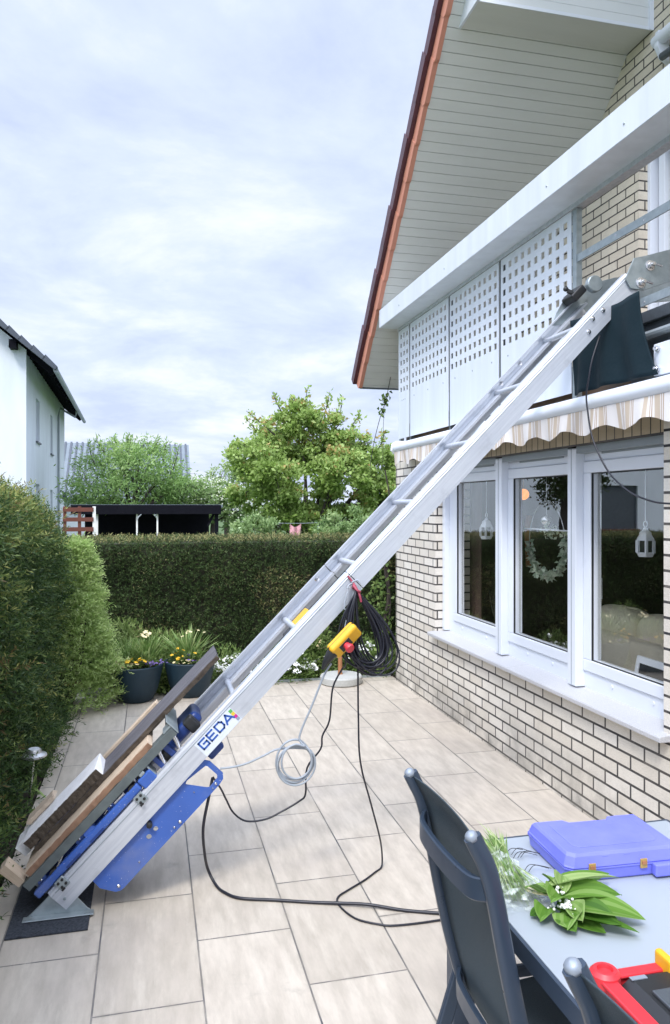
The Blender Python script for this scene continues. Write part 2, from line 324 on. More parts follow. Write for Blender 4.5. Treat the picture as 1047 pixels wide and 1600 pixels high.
M['yew'] = leafmat('yew_needles', [(0, (0.016, 0.045, 0.016)), (.5, (0.085, 0.15, 0.042)), (.75, (0.21, 0.265, 0.075)), (.93, (0.44, 0.44, 0.14)), (1, (0.17, 0.125, 0.05))])
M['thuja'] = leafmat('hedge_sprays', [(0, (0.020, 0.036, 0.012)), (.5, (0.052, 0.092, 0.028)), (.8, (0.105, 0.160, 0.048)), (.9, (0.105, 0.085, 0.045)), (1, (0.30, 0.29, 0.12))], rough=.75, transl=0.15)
M['lightshrub'] = leafmat('light_sprays', [(0, (0.20, 0.33, 0.08)), (.5, (0.42, 0.57, 0.19)), (1, (0.66, 0.76, 0.38))], transl=.4)
M['apple'] = leafmat('apple_leaves', [(0, (0.095, 0.175, 0.033)), (.45, (0.26, 0.38, 0.085)), (.93, (0.49, 0.63, 0.23)), (1, (0.55, 0.40, 0.16))], transl=.42)
M['willow'] = leafmat('willow_leaves', [(0, (0.12, 0.22, 0.06)), (.5, (0.27, 0.43, 0.13)), (1, (0.46, 0.60, 0.24))], transl=.42)
M['bloss'] = leafmat('shrub_leaves', [(0, (0.11, 0.20, 0.07)), (.6, (0.27, 0.39, 0.15)), (1, (0.44, 0.55, 0.26))], transl=.4)
M['dktree'] = leafmat('dark_tree_leaves', [(0, (0.02, 0.04, 0.015)), (.6, (0.05, 0.08, 0.02)), (1, (0.11, 0.14, 0.04))])
M['herb'] = leafmat('bed_leaves', [(0, (0.05, 0.10, 0.025)), (.5, (0.12, 0.20, 0.05)), (1, (0.26, 0.34, 0.11))])
M['blade'] = leafmat('grass_blades', [(0, (0.09, 0.17, 0.04)), (.6, (0.18, 0.30, 0.08)), (1, (0.36, 0.45, 0.18))])
M['lily'] = leafmat('broad_leaf', [(0, (0.04, 0.12, 0.010)), (.5, (0.12, 0.25, 0.03)), (1, (0.36, 0.48, 0.18))], 0.65)
M['chive'] = leafmat('cut_chives', [(0, (0.12, 0.23, 0.05)), (.5, (0.25, 0.38, 0.11)), (1, (0.44, 0.52, 0.24))])
M['euc'] = leafmat('dried_leaf', [(0, (0.32, 0.42, 0.32)), (1, (0.72, 0.78, 0.66))])

# ------------------------------------------------------------------ geometry helpers
def V(*a): return Vector(a)
class MB:
    def __init__(s): s.v = []; s.f = []; s.p = []
    def add(s, vs, fs):
        o = len(s.v); s.p.append((o, len(s.f))); s.v += [tuple(p) for p in vs]; s.f += [tuple(i + o for i in q) for q in fs]; return s
    def obox(s, c, ax, ay, az, hx, hy, hz):
        c = Vector(c); ax, ay, az = Vector(ax), Vector(ay), Vector(az)
        vs = [c + ax * (hx * i) + ay * (hy * j) + az * (hz * k) for i in (-1, 1) for j in (-1, 1) for k in (-1, 1)]
        return s.add(vs, [(0, 1, 3, 2), (4, 6, 7, 5), (0, 4, 5, 1), (2, 3, 7, 6), (0, 2, 6, 4), (1, 5, 7, 3)])
    def box(s, x0, x1, y0, y1, z0, z1):
        return s.obox(((x0 + x1) / 2, (y0 + y1) / 2, (z0 + z1) / 2), (1, 0, 0), (0, 1, 0), (0, 0, 1), abs(x1 - x0) / 2, abs(y1 - y0) / 2, abs(z1 - z0) / 2)
    def bar(s, a, b, w, h, up=(0, 0, 1)):
        a, b = Vector(a), Vector(b); d = (b - a); l = d.length; d.normalize(); sd_ = d.cross(Vector(up)); sd_.normalize(); u = sd_.cross(d)
        return s.obox((a + b) / 2, d, sd_, u, l / 2, w / 2, h / 2)
    def tube(s, pts, r, n=8, smooth=0, cap=True):
        pts = [Vector(p) for p in pts]
        if smooth: pts = spline(pts, smooth)
        k = len(pts); rs = r if isinstance(r, (list, tuple)) else [r] * k
        if len(rs) != k: rs = [rs[min(len(rs) - 1, int(i * (len(rs) - 1) / max(1, k - 1) + .5))] for i in range(k)]
        vs = []; nrm = None
        for i, p in enumerate(pts):
            t = (pts[min(i + 1, k - 1)] - pts[max(i - 1, 0)])
            if t.length < 1e-9: t = Vector((0, 0, 1))
            t.normalize()
            if nrm is None:
                nrm = t.cross(Vector((0.13, 0.27, 0.95)));
                if nrm.length < 1e-3: nrm = t.cross(Vector((1, 0, 0)))
            nrm = nrm - t * nrm.dot(t); nrm.normalize(); b = t.cross(nrm)
            for j in range(n):
                a = 2 * math.pi * j / n; vs.append(p + (nrm * math.cos(a) + b * math.sin(a)) * rs[i])
        fs = [(i * n + j, i * n + (j + 1) % n, (i + 1) * n + (j + 1) % n, (i + 1) * n + j) for i in range(k - 1) for j in range(n)]
        if cap: fs += [tuple(range(n))[::-1], tuple((k - 1) * n + j for j in range(n))]
        return s.add(vs, fs)
    def lathe(s, prof, c=(0, 0, 0), n=32, axis=None):
        c = Vector(c); X, Y, Z = axis or (V(1, 0, 0), V(0, 1, 0), V(0, 0, 1)); vs = []
        for r, z in prof:
            for j in range(n):
                a = 2 * math.pi * j / n; vs.append(c + X * (r * math.cos(a)) + Y * (r * math.sin(a)) + Z * z)
        k = len(prof)
        fs = [(i * n + j, i * n + (j + 1) % n, (i + 1) * n + (j + 1) % n, (i + 1) * n + j) for i in range(k - 1) for j in range(n)]
        if prof[0][0] > 1e-6: fs.append(tuple(range(n))[::-1])
        if prof[-1][0] > 1e-6: fs.append(tuple((k - 1) * n + j for j in range(n)))
        return s.add(vs, fs)
    def prism(s, poly, fn, t0, t1):      # poly: 2-D outline; fn(p, t) -> 3-D
        n = len(poly); vs = [fn(p, t0) for p in poly] + [fn(p, t1) for p in poly]
        fs = [tuple(range(n)), tuple(range(2 * n - 1, n - 1, -1))] + [(i, (i + 1) % n + 0, (i + 1) % n + n, i + n)[::-1] for i in range(n)]
        return s.add(vs, fs)
    def ball(s, c, r, n=8, sz=1.0):
        pr = [(max(1e-7, r * math.sin(math.pi * i / n)), -r * sz * math.cos(math.pi * i / n)) for i in range(n + 1)]
        return s.lathe(pr, c, n + 2)
    def build(s, name, mat, parent=None, smooth=False, bevel=0.0, seg=2, auto=35):
        me = bpy.data.meshes.new(name); off = Vector((0, 0, 0))
        if parent is not None:
            q = parent
            while q is not None: off += Vector(q.location); q = q.parent
        me.from_pydata([tuple(Vector(p) - off) for p in s.v], [], s.f)
        bm = bmesh.new(); bm.from_mesh(me); bmesh.ops.recalc_face_normals(bm, faces=bm.faces); bm.to_mesh(me); bm.free()
        me.materials.append(M[mat] if isinstance(mat, str) else mat)
        if smooth: me.shade_smooth()
        o = bpy.data.objects.new(name, me); C.objects.link(o)
        if parent is not None: o.parent = parent
        if smooth:
            md = o.modifiers.new('split', 'EDGE_SPLIT'); md.split_angle = R(auto)
        if bevel:
            md = o.modifiers.new('bevel', 'BEVEL'); md.width = bevel; md.segments = seg; md.limit_method = 'ANGLE'; md.angle_limit = R(40)
            md.harden_normals = False
        return o
def each(mb, name, mat, parent, merge=1, **k):      # one object for every `merge` consecutive pieces
    ps = mb.p[::merge] + [(len(mb.v), len(mb.f))]; out = []
    for (v0, f0), (v1, f1) in zip(ps[:-1], ps[1:]):
        q_ = MB(); q_.add(mb.v[v0:v1], [tuple(i - v0 for i in f) for f in mb.f[f0:f1]]); out.append(q_.build(name, mat, parent, **k))
    return out
def spline(p, k):
    out = []
    for i in range(len(p) - 1):
        a, b, c, d = p[max(i - 1, 0)], p[i], p[i + 1], p[min(i + 2, len(p) - 1)]
        for j in range(k):
            t = j / k; out.append(0.5 * ((2 * b) + (c - a) * t + (2 * a - 5 * b + 4 * c - d) * t * t + (3 * b - a - 3 * c + d) * t ** 3))
    out.append(p[-1]); return out
def thing(name, label, cat, loc=(0, 0, 0), group=None):
    o = bpy.data.objects.new(name, None); C.objects.link(o); o.location = loc; o.empty_display_size = 0.1
    o['label'] = label; o['category'] = cat
    if group: o['group'] = group
    return o
def tag(o, label=None, cat=None, group=None, kind=None):
    for k, v in (('label', label), ('category', cat), ('group', group), ('kind', kind)):
        if v: o[k] = v
    return o
def at_base(o, loc):                      # move a one-mesh thing's origin to its base
    d = Vector(loc); me = o.data; me.transform(Matrix.Translation(-d)); o.location = d; return o
def leaves(name, P, D, U, Ln, Wd, rn, mat, parent=None, fold=0.25):
    P, D, U = (np.asarray(a, float) for a in (P, D, U)); n = len(P)
    D = D / (np.linalg.norm(D, axis=1, keepdims=True) + 1e-9)
    S = np.cross(D, U); S /= (np.linalg.norm(S, axis=1, keepdims=True) + 1e-9); Nn = np.cross(S, D)
    Ln = np.broadcast_to(Ln, (n,))[:, None]; Wd = np.broadcast_to(Wd, (n,))[:, None]
    off = np.zeros(3)
    if parent is not None:
        q = parent
        while q is not None: off += np.array(q.location); q = q.parent
    P = P - off
    vs = np.empty((n, 4, 3)); mid = P + D * Ln * 0.48
    vs[:, 0] = P; vs[:, 1] = mid + S * Wd * .5 + Nn * Wd * fold; vs[:, 2] = P + D * Ln; vs[:, 3] = mid - S * Wd * .5 + Nn * Wd * fold
    me = bpy.data.meshes.new(name); me.vertices.add(4 * n); me.vertices.foreach_set('co', vs.reshape(-1))
    me.loops.add(4 * n); me.loops.foreach_set('vertex_index', np.arange(4 * n, dtype=np.int32))
    me.polygons.add(n); me.polygons.foreach_set('loop_start', np.arange(0, 4 * n, 4, dtype=np.int32)); me.polygons.foreach_set('loop_total', np.full(n, 4, np.int32))
    a = me.attributes.new('rnd', 'FLOAT', 'FACE'); a.data.foreach_set('value', np.broadcast_to(rn, (n,)).astype(np.float32))
    me.update(calc_edges=True); me.validate(); me.materials.append(M[mat])
    o = bpy.data.objects.new(name, me); C.objects.link(o)
    if parent is not None: o.parent = parent
    return o
G = np.random.default_rng(11)
def rdir(n, up=0.0):
    d = G.normal(size=(n, 3)); d /= np.linalg.norm(d, axis=1, keepdims=True); d[:, 2] += up; return d
def glin(y0, y1, n): return [y0 + (y1 - y0) * i / n for i in range(n + 1)]
# ------------------------------------------------------------------ ground, patio, bed
tag(MB().add([(-150, -60, -.06), (150, -60, -.06), (150, 260, -.06), (-150, 260, -.06)], [(0, 1, 2, 3)]).build('ground', 'grass'), kind='structure')
tag(MB().box(-.72, 2.62, -2.5, 8.06, -.055, 0).build('patio', 'tiles'), kind='structure')
tag(MB().box(-.9, 3.6, 8.075, 8.75, -.055, -.012).build('flower_bed', 'soil'), kind='structure')
tag(MB().box(-2.2, -.735, 1.0, 8.7, -.055, -.015).build('hedge_bed', 'soil'), kind='structure')
o = MB().box(-.74, 2.6, 8.06, 8.072, -.04, .025).build('bed_edging', 'galv'); tag(o, 'thin grey metal edging strip between patio and flower bed', 'edging')
at_base(o, (0, 8.06, 0))

# ------------------------------------------------------------------ house
HOUSE = thing('brick_house', 'yellow brick house with overhanging gable roof, balcony recess and wide patio window', 'house', (2.6, 7.87, 0))
WX, YC = 2.6, 7.87; OY0, OY1, OZ0, OZ1 = 3.436, 6.70, .70, 2.28
b = MB(); b.box(WX, 2.95, -2, YC, -.05, OZ0); b.box(WX, 2.95, -2, OY0, OZ0, OZ1); b.box(WX, 2.95, OY1, YC, OZ0, OZ1); b.box(WX, 2.95, -2, OY0, OZ1, 2.56); b.box(WX, 2.95, OY1, YC, OZ1, 2.56)
b.box(2.95, 7.5, YC - .3, YC, -.05, 2.56)
b.build('wall', 'brick', HOUSE)
MB().box(WX + .001, 2.94, OY0 + .001, OY1 - .001, OZ1, 2.56).build('soldier_course', 'soldier', HOUSE)
MB().box(2.598, 2.6035, 7.838, 7.845, .0, 2.4).build('movement_joint', 'black', HOUSE)
# floors, room
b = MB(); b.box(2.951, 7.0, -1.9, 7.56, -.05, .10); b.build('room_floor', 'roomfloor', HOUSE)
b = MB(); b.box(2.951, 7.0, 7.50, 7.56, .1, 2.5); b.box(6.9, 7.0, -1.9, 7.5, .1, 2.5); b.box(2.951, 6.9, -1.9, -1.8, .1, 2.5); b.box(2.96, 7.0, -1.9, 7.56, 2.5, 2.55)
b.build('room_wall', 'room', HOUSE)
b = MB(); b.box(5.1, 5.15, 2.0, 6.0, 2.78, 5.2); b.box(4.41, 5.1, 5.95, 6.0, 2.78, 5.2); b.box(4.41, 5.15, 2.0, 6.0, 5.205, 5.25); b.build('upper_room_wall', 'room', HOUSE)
MB().box(2.83, 3.12, 3.40, 6.75, .69, .725).build('inner_sill', 'white', HOUSE)
MB().box(2.70, 4.2, -1.5, 7.82, 2.565, 2.78).build('balcony_slab', 'roomfloor', HOUSE)
# upper wall behind the balcony, with a window
S0 = 11.93
def yz(x): return lambda p, t: (t, p[0], p[1])
b = MB(); b.prism([(5.822, 2.6), (8.4, 2.6), (8.4, S0 - 8.4 + .02), (5.822, S0 - 5.822 + .02)], yz(0), 4.154, 4.40)
b.prism([(-1, 5.18), (5.822, 5.18), (5.822, S0 - 5.822 + .02), (2.2, S0 - 2.2 + .02), (-1, S0 - 2.2 + .02)], yz(0), 4.154, 4.40)
b.prism([(-1, 2.6), (2.6, 2.6), (2.6, 5.18), (-1, 5.18)], yz(0), 4.154, 4.40)
b.build('upper_wall', 'brick_up', HOUSE)
u = MB(); u.box(4.29, 4.36, 2.6, 5.822, 2.78, 2.9); u.box(4.29, 4.36, 2.6, 5.822, 5.09, 5.18)
for a_, c_ in ((5.777, 5.822), (5.655, 5.735), (4.48, 4.58), (3.4, 3.5)): u.box(4.29 if a_ < 5.77 else 4.24, 4.36, a_, c_, 2.9, 5.09)
uw = u.build('window', 'white', HOUSE, bevel=.004)
MB().box(4.325, 4.335, 2.6, 5.74, 2.88, 5.11).build('pane', 'dimglass', uw)
k = MB()
for i in range(5):
    yy = 5.40 + i * .045; k.box(4.46 + .03 * math.sin(i * 1.3), 4.48 + .03 * math.sin(i * 1.3), yy, yy + .046, 2.8, 5.14)
k.build('curtain', 'pvcgrey', uw)
# roof: soffit boards, clay verge, tiles, eaves board, boxed purlin
q = math.sqrt(.5)
def RP(x, t, m):      # t down the slope from y=2, m normal (up) from soffit face
    y = 2.0 + t * q; return (x, y + m * q, S0 - y + m * q)
TL = (8.63 - 2.0) / q
b = MB(); t = 0.0
while t < TL - .02:
    t2 = min(t + .0925, TL); b.prism([(t + .002, .016), (t + .004, 0.002), (t + .0065, 0), (t2 - .001, 0), (t2 - .001, .016)], lambda p, x: RP(x, p[0], p[1]), 2.43, 4.95); t = t2
b.build('soffit', 'soffit', HOUSE)
MB().prism([(0, .0165), (TL, .0165), (TL, .10), (0, .10)], lambda p, x: RP(x, p[0], p[1]), 2.435, 6.5).build('roof_deck', 'darkwood', HOUSE)
vt = MB(); dk = MB(); rt = MB()
nT = 27; step = TL / nT
for i in range(nT):
    t0, t1 = i * step, (i + 1) * step + .03; d = .008
    pl = [(t0, .112), (t0, .002), (t1 - .05, -.012 - d)]
    for a in range(0, 91, 15): pl.append((t1 - .05 + .05 * math.sin(R(a)), 0.038 - d - .05 * math.cos(R(a))))
    pl.append((t1, .112 - d))
    vt.prism(pl, lambda p, x: RP(x, p[0], p[1]), 2.388 - .004 * (i % 2), 2.429)
    dk.prism([(t0, .114), (t1 + .01, .106), (t1 + .01, .205), (t0, .235)], lambda p, x: RP(x, p[0], p[1]), 2.345 - .006 * (i % 2), 2.60)
    for j in range(10):
        x0 = 2.601 + j * .30
        rt.prism([(t0, .118), (t1, .105), (t1, .15), (t0, .165)], lambda p, x: RP(x, p[0], p[1]), x0, x0 + .298)
vt.build('verge_trim', 'orange', HOUSE); dk.build('verge_tiles', 'rooftile', HOUSE); rt.build('roof_tiles', 'rooftile', HOUSE)
MB().box(2.412, 6.2, 8.63, 8.67, 3.285, 3.45).build('eaves_board', 'dsteel', HOUSE)
MB().tube([(2.42, 8.75, 3.44), (6.2, 8.75, 3.44)], .055, 12).build('gutter', 'pvcgrey', HOUSE, smooth=True)
pb = MB(); pb.box(2.556, 4.153, 5.645, 5.985, 5.947, 5.963); pur = pb.build('purlin_box', 'soffit', HOUSE)
b = MB()
for i in range(4): b.box(2.556, 4.151, 5.628, 5.644, 5.947 + i * .0925, 5.947 + i * .0925 + .09)
each(b, 'side_board', 'soffitlit', pur)
b = MB(); b.box(2.535, 2.555, 5.61, 5.995, 5.937, 6.35); b.box(2.5555, 4.11, 5.621, 5.6275, 5.937, 5.965); b.box(4.112, 4.1535, 5.614, 5.6275, 5.937, 6.31)
each(b, 'end_trim', 'white', pur)

# patio window: three casements
def casement(y0, y1, fl=0.0, fr=0.0, handle=None, labels=None):
    b = MB(); zt, zb = 2.215, .765
    b.box(2.72, 2.80, y0, y1, zb - .06, zb + .075); b.box(2.72, 2.80, y0, y1, zt - .03, 2.28)
    if fl: b.box(2.72, 2.739, y1 - fl, y1, zb + .075, zt - .03)
    if fr: b.box(2.72, 2.80, y0, y0 + fr, zb + .075, zt - .03)
    b.box(2.74, 2.80, y1 - max(fl, .004), y1 - .0005, zb + .075, zt - .03); b.box(2.74, 2.80, y0 + .0005, y0 + .004, zb + .075, zt - .03)
    wdw = b.build('window', 'white', HOUSE, bevel=.003)
    ya, yb = y0 + fr + .002, y1 - fl - .002; za, zc = zb + .077, zt - .032; sw = .083
    s = MB(); s.box(2.708, 2.79, ya, yb, za, za + .075); s.box(2.708, 2.79, ya, yb, zc - .075, zc); s.box(2.708, 2.79, ya, ya + sw, za + .075, zc - .075); s.box(2.708, 2.79, yb - sw, yb, za + .075, zc - .075)
    s.build('sash', 'white', wdw, bevel=.006)
    g_ = MB(); gy0, gy1, gz0, gz1 = ya + sw, yb - sw, za + .075, zc - .075
    g_.box(2.716, 2.728, gy0, gy1, gz0, gz0 + .006); g_.box(2.716, 2.728, gy0, gy1, gz1 - .006, gz1); g_.box(2.716, 2.728, gy0, gy0 + .006, gz0, gz1); g_.box(2.716, 2.728, gy1 - .006, gy1, gz0, gz1)
    g_.build('gasket', 'black', wdw)
    MB().box(2.745, 2.763, gy0 - .01, gy1 + .01, gz0 - .01, gz1 + .01).build('pane', 'glass', wdw)
    MB().box(2.716, 2.719, (y0 + y1) / 2 - .45 * (y1 - y0) + .1, (y0 + y1) / 2 + .3, 2.222, 2.262).build('vent_slot', 'pvcgrey', wdw)
    for yy in (y0 + .3, y1 - .3): MB().lathe([(.012, 0), (.012, .005), (0, .006)], (2.72, yy, .80), 12, (V(0, 1, 0), V(0, 0, 1), V(-1, 0, 0))).build('drain_cap', 'white', wdw)
    if handle:
        h = MB(); h.tube([(2.79, handle, 1.43), (2.81, handle, 1.43), (2.815, handle, 1.42), (2.815, handle, 1.30)], .009, 8, 3); h.build('handle', 'white', wdw, smooth=True)
casement(5.54, 6.638, .10, 0.0); casement(4.47, 5.43); casement(3.38, 4.37, 0, 0, 4.335)
b = MB(); b.box(2.655, 2.80, 5.43, 5.54, .735, 2.27); b.box(2.655, 2.80, 4.37, 4.47, .735, 2.27); b.box(2.67, 2.80, 6.64, 6.698, .735, 2.27)
each(b, 'shutter_guide', 'white', HOUSE, bevel=.006)
b = MB(); b.box(2.653, 2.6545, 5.48, 5.486, .735, 2.27); b.box(2.653, 2.6545, 4.417, 4.422, .735, 2.27); each(b, 'guide_slot', 'pvcgrey', HOUSE)
b = MB(); b.box(2.66, 2.715, OY0 + .01, 4.369, 2.235, 2.279); b.box(2.66, 2.715, 4.471, 5.429, 2.235, 2.279); b.box(2.66, 2.715, 5.541, 6.639, 2.235, 2.279); each(b, 'shutter_box', 'pvcgrey', HOUSE)
sl = MB(); prof = [(2.53, .684), (2.53, .708), (2.537, .715), (2.74, .733), (2.74, .684)]
sl.prism(prof, lambda p, y: (p[0], y, p[1]), 3.375, 5.092); sl.prism(prof, lambda p, y: (p[0], y, p[1]), 5.0945, 6.73)
sl.build('window_sill', 'granite', HOUSE, bevel=.003)

# upper awning at the top right (edge only)
AU = thing('upper_awning', 'white rolled awning with end bracket on the upper wall, at the top right corner', 'awning', (4.1, 5.45, 5.6))
MB().tube([(4.08, 5.49, 5.74), (4.08, 2.0, 5.74)], .053, 16).build('roller_tube', 'white', AU, smooth=True)
b = MB(); b.prism([(4.15, 5.82), (4.045, 5.80), (4.035, 5.67), (4.08, 5.585), (4.15, 5.54)], lambda p, y: (p[0], y, p[1]), 5.41, 5.455)
b.build('bracket', 'white', AU, bevel=.004)
MB().tube([(4.07, 5.40, 5.575), (4.07, 5.22, 5.555)], .032, 10).build('arm_joint', 'dsteel', AU)

# ------------------------------------------------------------------ balcony railing
RL = thing('balcony_railing', 'white balcony railing with square-holed panels and long flower-box cladding above', 'railing', (2.62, 7.84, 2.62))
def panel(y0, y1, cols, c0, name='panel'):
    hs = .047; ys = [y0]; 
    for i in range(cols):
        yc = c0 + i * .0975; ys += [yc - hs / 2, yc + hs / 2]
    ys.append(y1); zs = [2.62]
    for i in range(7):
        zc = 3.713 - (6 - i) * .095; zs += [zc - hs / 2, zc + hs / 2]
    zs.append(3.787)
    vs = [(0, y, z) for y in ys for z in zs]; nz = len(zs); b = MB(); vv = []; ff = []
    for X in (2.62, 2.626):
        o_ = len(vv); vv += [(X, y, z) for y in ys for z in zs]
        for i in range(len(ys) - 1):
            for j in range(nz - 1):
                if i % 2 == 1 and j % 2 == 1: continue
                ff.append((o_ + i * nz + j, o_ + (i + 1) * nz + j, o_ + (i + 1) * nz + j + 1, o_ + i * nz + j + 1))
    n2 = len(vs)
    for i in range(1, len(ys) - 1, 2):
        for j in range(1, nz - 1, 2):
            cs = [i * nz + j, (i + 1) * nz + j, (i + 1) * nz + j + 1, i * nz + j + 1]
            for k_ in range(4): ff.append((cs[k_], cs[(k_ + 1) % 4], cs[(k_ + 1) % 4] + n2, cs[k_] + n2))
    I0, I1, I2, I3 = 0, (len(ys) - 1) * nz, (len(ys) - 1) * nz + nz - 1, nz - 1
    per = [j for j in range(nz)] + [i * nz + nz - 1 for i in range(1, len(ys))] + [(len(ys) - 1) * nz + j for j in range(nz - 2, -1, -1)] + [i * nz for i in range(len(ys) - 2, 0, -1)]
    for k_ in range(len(per)): ff.append((per[k_], per[(k_ + 1) % len(per)], per[(k_ + 1) % len(per)] + n2, per[k_] + n2))
    b.add(vv, ff)
    p = b.build(name, 'panelwhite', RL)
    s = MB()
    for yy in (y0 + .12, (y0 + y1) / 2, y1 - .12):
        for z_ in (3.03,):
            s.lathe([(.007, 0), (.006, .003), (0, .004)], (2.62, yy, z_), 10, (V(0, 1, 0), V(0, 0, 1), V(-1, 0, 0)))
    each(s, 'rivet', 'pvcgrey', p); return p
panel(7.505, 7.842, 3, 7.565); panel(6.430, 7.463, 10, 6.505); panel(5.408, 6.389, 10, 5.465); panel(4.365, 5.367, 10, 4.435)
for yy in (7.485, 6.41, 5.388):
    MB().box(2.628, 2.668, yy - .02, yy + .02, 2.5605, 3.79).build('post', 'dsteel', RL)
MB().box(2.628, 2.668, 4.315, 4.362, 2.5605, 3.79).build('post', 'galv', RL)
MB().box(2.628, 2.668, 7.80, 7.84, 2.5605, 3.79).build('post', 'galv', RL)
for z_ in (3.47, 3.02):
    r_ = MB(); r_.box(2.632, 2.640, 1.0, 4.314, z_ - .024, z_ + .024); rr = r_.build('rail', 'galv', RL)
    s = MB()
    for i in range(12): s.lathe([(.006, 0), (.005, .003), (0, .0035)], (2.632, 1.3 + i * .26, z_ + .004 * (-1) ** i), 8, (V(0, 1, 0), V(0, 0, 1), V(-1, 0, 0)))
    each(s, 'rivet', 'steel', rr)
fb = MB()
for a_, c_ in ((7.872, 4.858), (4.854, -1.0)):
    fb.box(2.41, 2.414, c_, a_, 3.825, 4.012); fb.box(2.4145, 2.69, c_, a_, 3.822, 3.826)
    fb.box(2.4145, 2.69, c_, a_, 4.002, 4.006)
fb.box(2.415, 2.69, 7.868, 7.872, 3.8265, 4.0015)
cl = fb.build('flower_box_cladding', 'whitepaint', RL)
MB().box(2.615, 2.68, -1.0, 7.86, 3.792, 3.8215).build('handrail', 'alu', RL)
s = MB()
for yy in (7.2, 6.0, 4.3, 3.5): s.lathe([(.008, 0), (.006, .004), (0, .005)], (2.41, yy, 3.90), 10, (V(0, 1, 0), V(0, 0, 1), V(-1, 0, 0)))
each(s, 'screw', 'galv', cl)
b = MB(); b.box(2.62, 2.69, -1, 3.78, 2.895, 2.96); b.box(2.645, 2.69, -1, 3.78, 2.565, 2.8945); b.build('slab_edge_profile', 'dsteel', RL, bevel=.004)
MB().tube([(2.612, 3.72, 2.82), (2.612, -1, 2.82)], .022, 10).build('drip_pipe', 'pvcgrey', RL, smooth=True)
b = MB(); b.box(2.52, 2.60, 3.25, 3.41, 2.566, 2.73); br = b.build('bracket', 'white', RL, bevel=.004)
s = MB()
for yy, z_ in ((3.37, 2.70), (3.37, 2.60)): s.lathe([(.016, 0), (.016, .012), (.008, .014), (.008, .03), (0, .031)], (2.52, yy, z_), 6, (V(0, 1, 0), V(0, 0, 1), V(-1, 0, 0)))
each(s, 'bolt', 'steel', br)

# ------------------------------------------------------------------ awning
AW = thing('awning', 'retracted patio awning, white roll housing over a wavy brown-striped valance', 'awning', (2.6, 7.42, 2.43))
pr = [(2.60, 2.442)]
for a in range(-60, 91, 15): pr.append((2.452 - .052 * math.cos(R(a)), 2.487 + .050 * math.sin(R(a))))
pr += [(2.56, 2.558), (2.60, 2.558)]
MB().prism(pr, lambda p, y: (p[0], y, p[1]), -1.0, 7.40).build('roll_housing', 'white', AW, smooth=True)
MB().prism([(2.597, 2.43), (2.43, 2.43), (2.392, 2.46), (2.40, 2.53), (2.45, 2.562), (2.597, 2.565)], lambda p, y: (p[0], y, p[1]), 7.402, 7.43).build('end_cap', 'white', AW, bevel=.006)
b = MB(); ys = glin(7.38, -1.0, 420); nr = 5; vv = []; ff = []
for side in (0, 1):
    for y in ys:
        ph = (y - 3.511) / .385 * 2 * math.pi
        for j in range(nr):
            f = j / (nr - 1); zb = 2.322 - .021 * math.cos(ph); z = 2.446 + (zb - 2.446) * f
            x = 2.418 + .003 * side + f * (.010 * math.sin(ph + .6) + .006 * math.sin(y * 41) + .008 * math.sin(y * 7.3))
            vv.append((x, y, z))
n = len(ys)
for i in range(n - 1):
    for j in range(nr - 1):
        a = i * nr + j; ff.append((a, a + nr, a + nr + 1, a + 1)); a += n * nr; ff.append((a, a + 1, a + nr + 1, a + nr))
b.add(vv, ff).build('valance', 'canvas', AW, smooth=True, auto=80)
# ------------------------------------------------------------------ inclined ladder hoist
TH = R(45.5); CT, ST = math.cos(TH), math.sin(TH)
def P(s, n, y): return Vector((-.41 + s * CT - n * ST, y, s * ST + n * CT))
SD, ND, YD = V(CT, 0, ST), V(-ST, 0, CT), V(0, 1, 0)
def sbox(b, s0, s1, n0, n1, y0, y1): return b.obox(P((s0 + s1) / 2, (n0 + n1) / 2, (y0 + y1) / 2), SD, ND, YD, (s1 - s0) / 2, (n1 - n0) / 2, (y1 - y0) / 2)
def cut(o, cutter):
    c = cutter.build('cutter', 'black')
    c.location = o.location
    if o.parent:
        q = o.parent
        while q is not None: c.location -= Vector((0, 0, 0)); q = q.parent
        q = o.parent; off = Vector((0, 0, 0))
        while q is not None: off += Vector(q.location); q = q.parent
        c.data.transform(Matrix.Translation(-off)); c.parent = o.parent
    m = o.modifiers.new('cut', 'BOOLEAN'); m.object = c; m.operation = 'DIFFERENCE'; m.solver = 'EXACT'
    bpy.context.view_layer.update()
    me = bpy.data.meshes.new_from_object(o.evaluated_get(bpy.context.evaluated_depsgraph_get()))
    o.modifiers.remove(m); old = o.data; o.data = me; bpy.data.meshes.remove(old); bpy.data.objects.remove(c)
    return o
HO = thing('ladder_hoist', 'aluminium inclined ladder hoist leaning from the patio up to the balcony', 'hoist', (-.41, 3.70, 0))
YN, YF = 3.70, 4.24
rail_p = [(0, 0), (0, .088), (.004, .094), (.004, .104), (.012, .114), (.045, .116), (.045, .109), (.016, .104), (.011, .095), (.006, .086), (.006, .060), (.078, .060), (.078, .045), (.074, .045), (.074, .056), (.006, .056), (.006, 0)]
rail_n = [(0, 0), (0, .088), (.004, .094), (.004, .104), (.012, .114), (.045, .116), (.045, .109), (.016, .104), (.011, .095), (.006, .086), (.006, .005), (.028, .005), (.028, 0)]
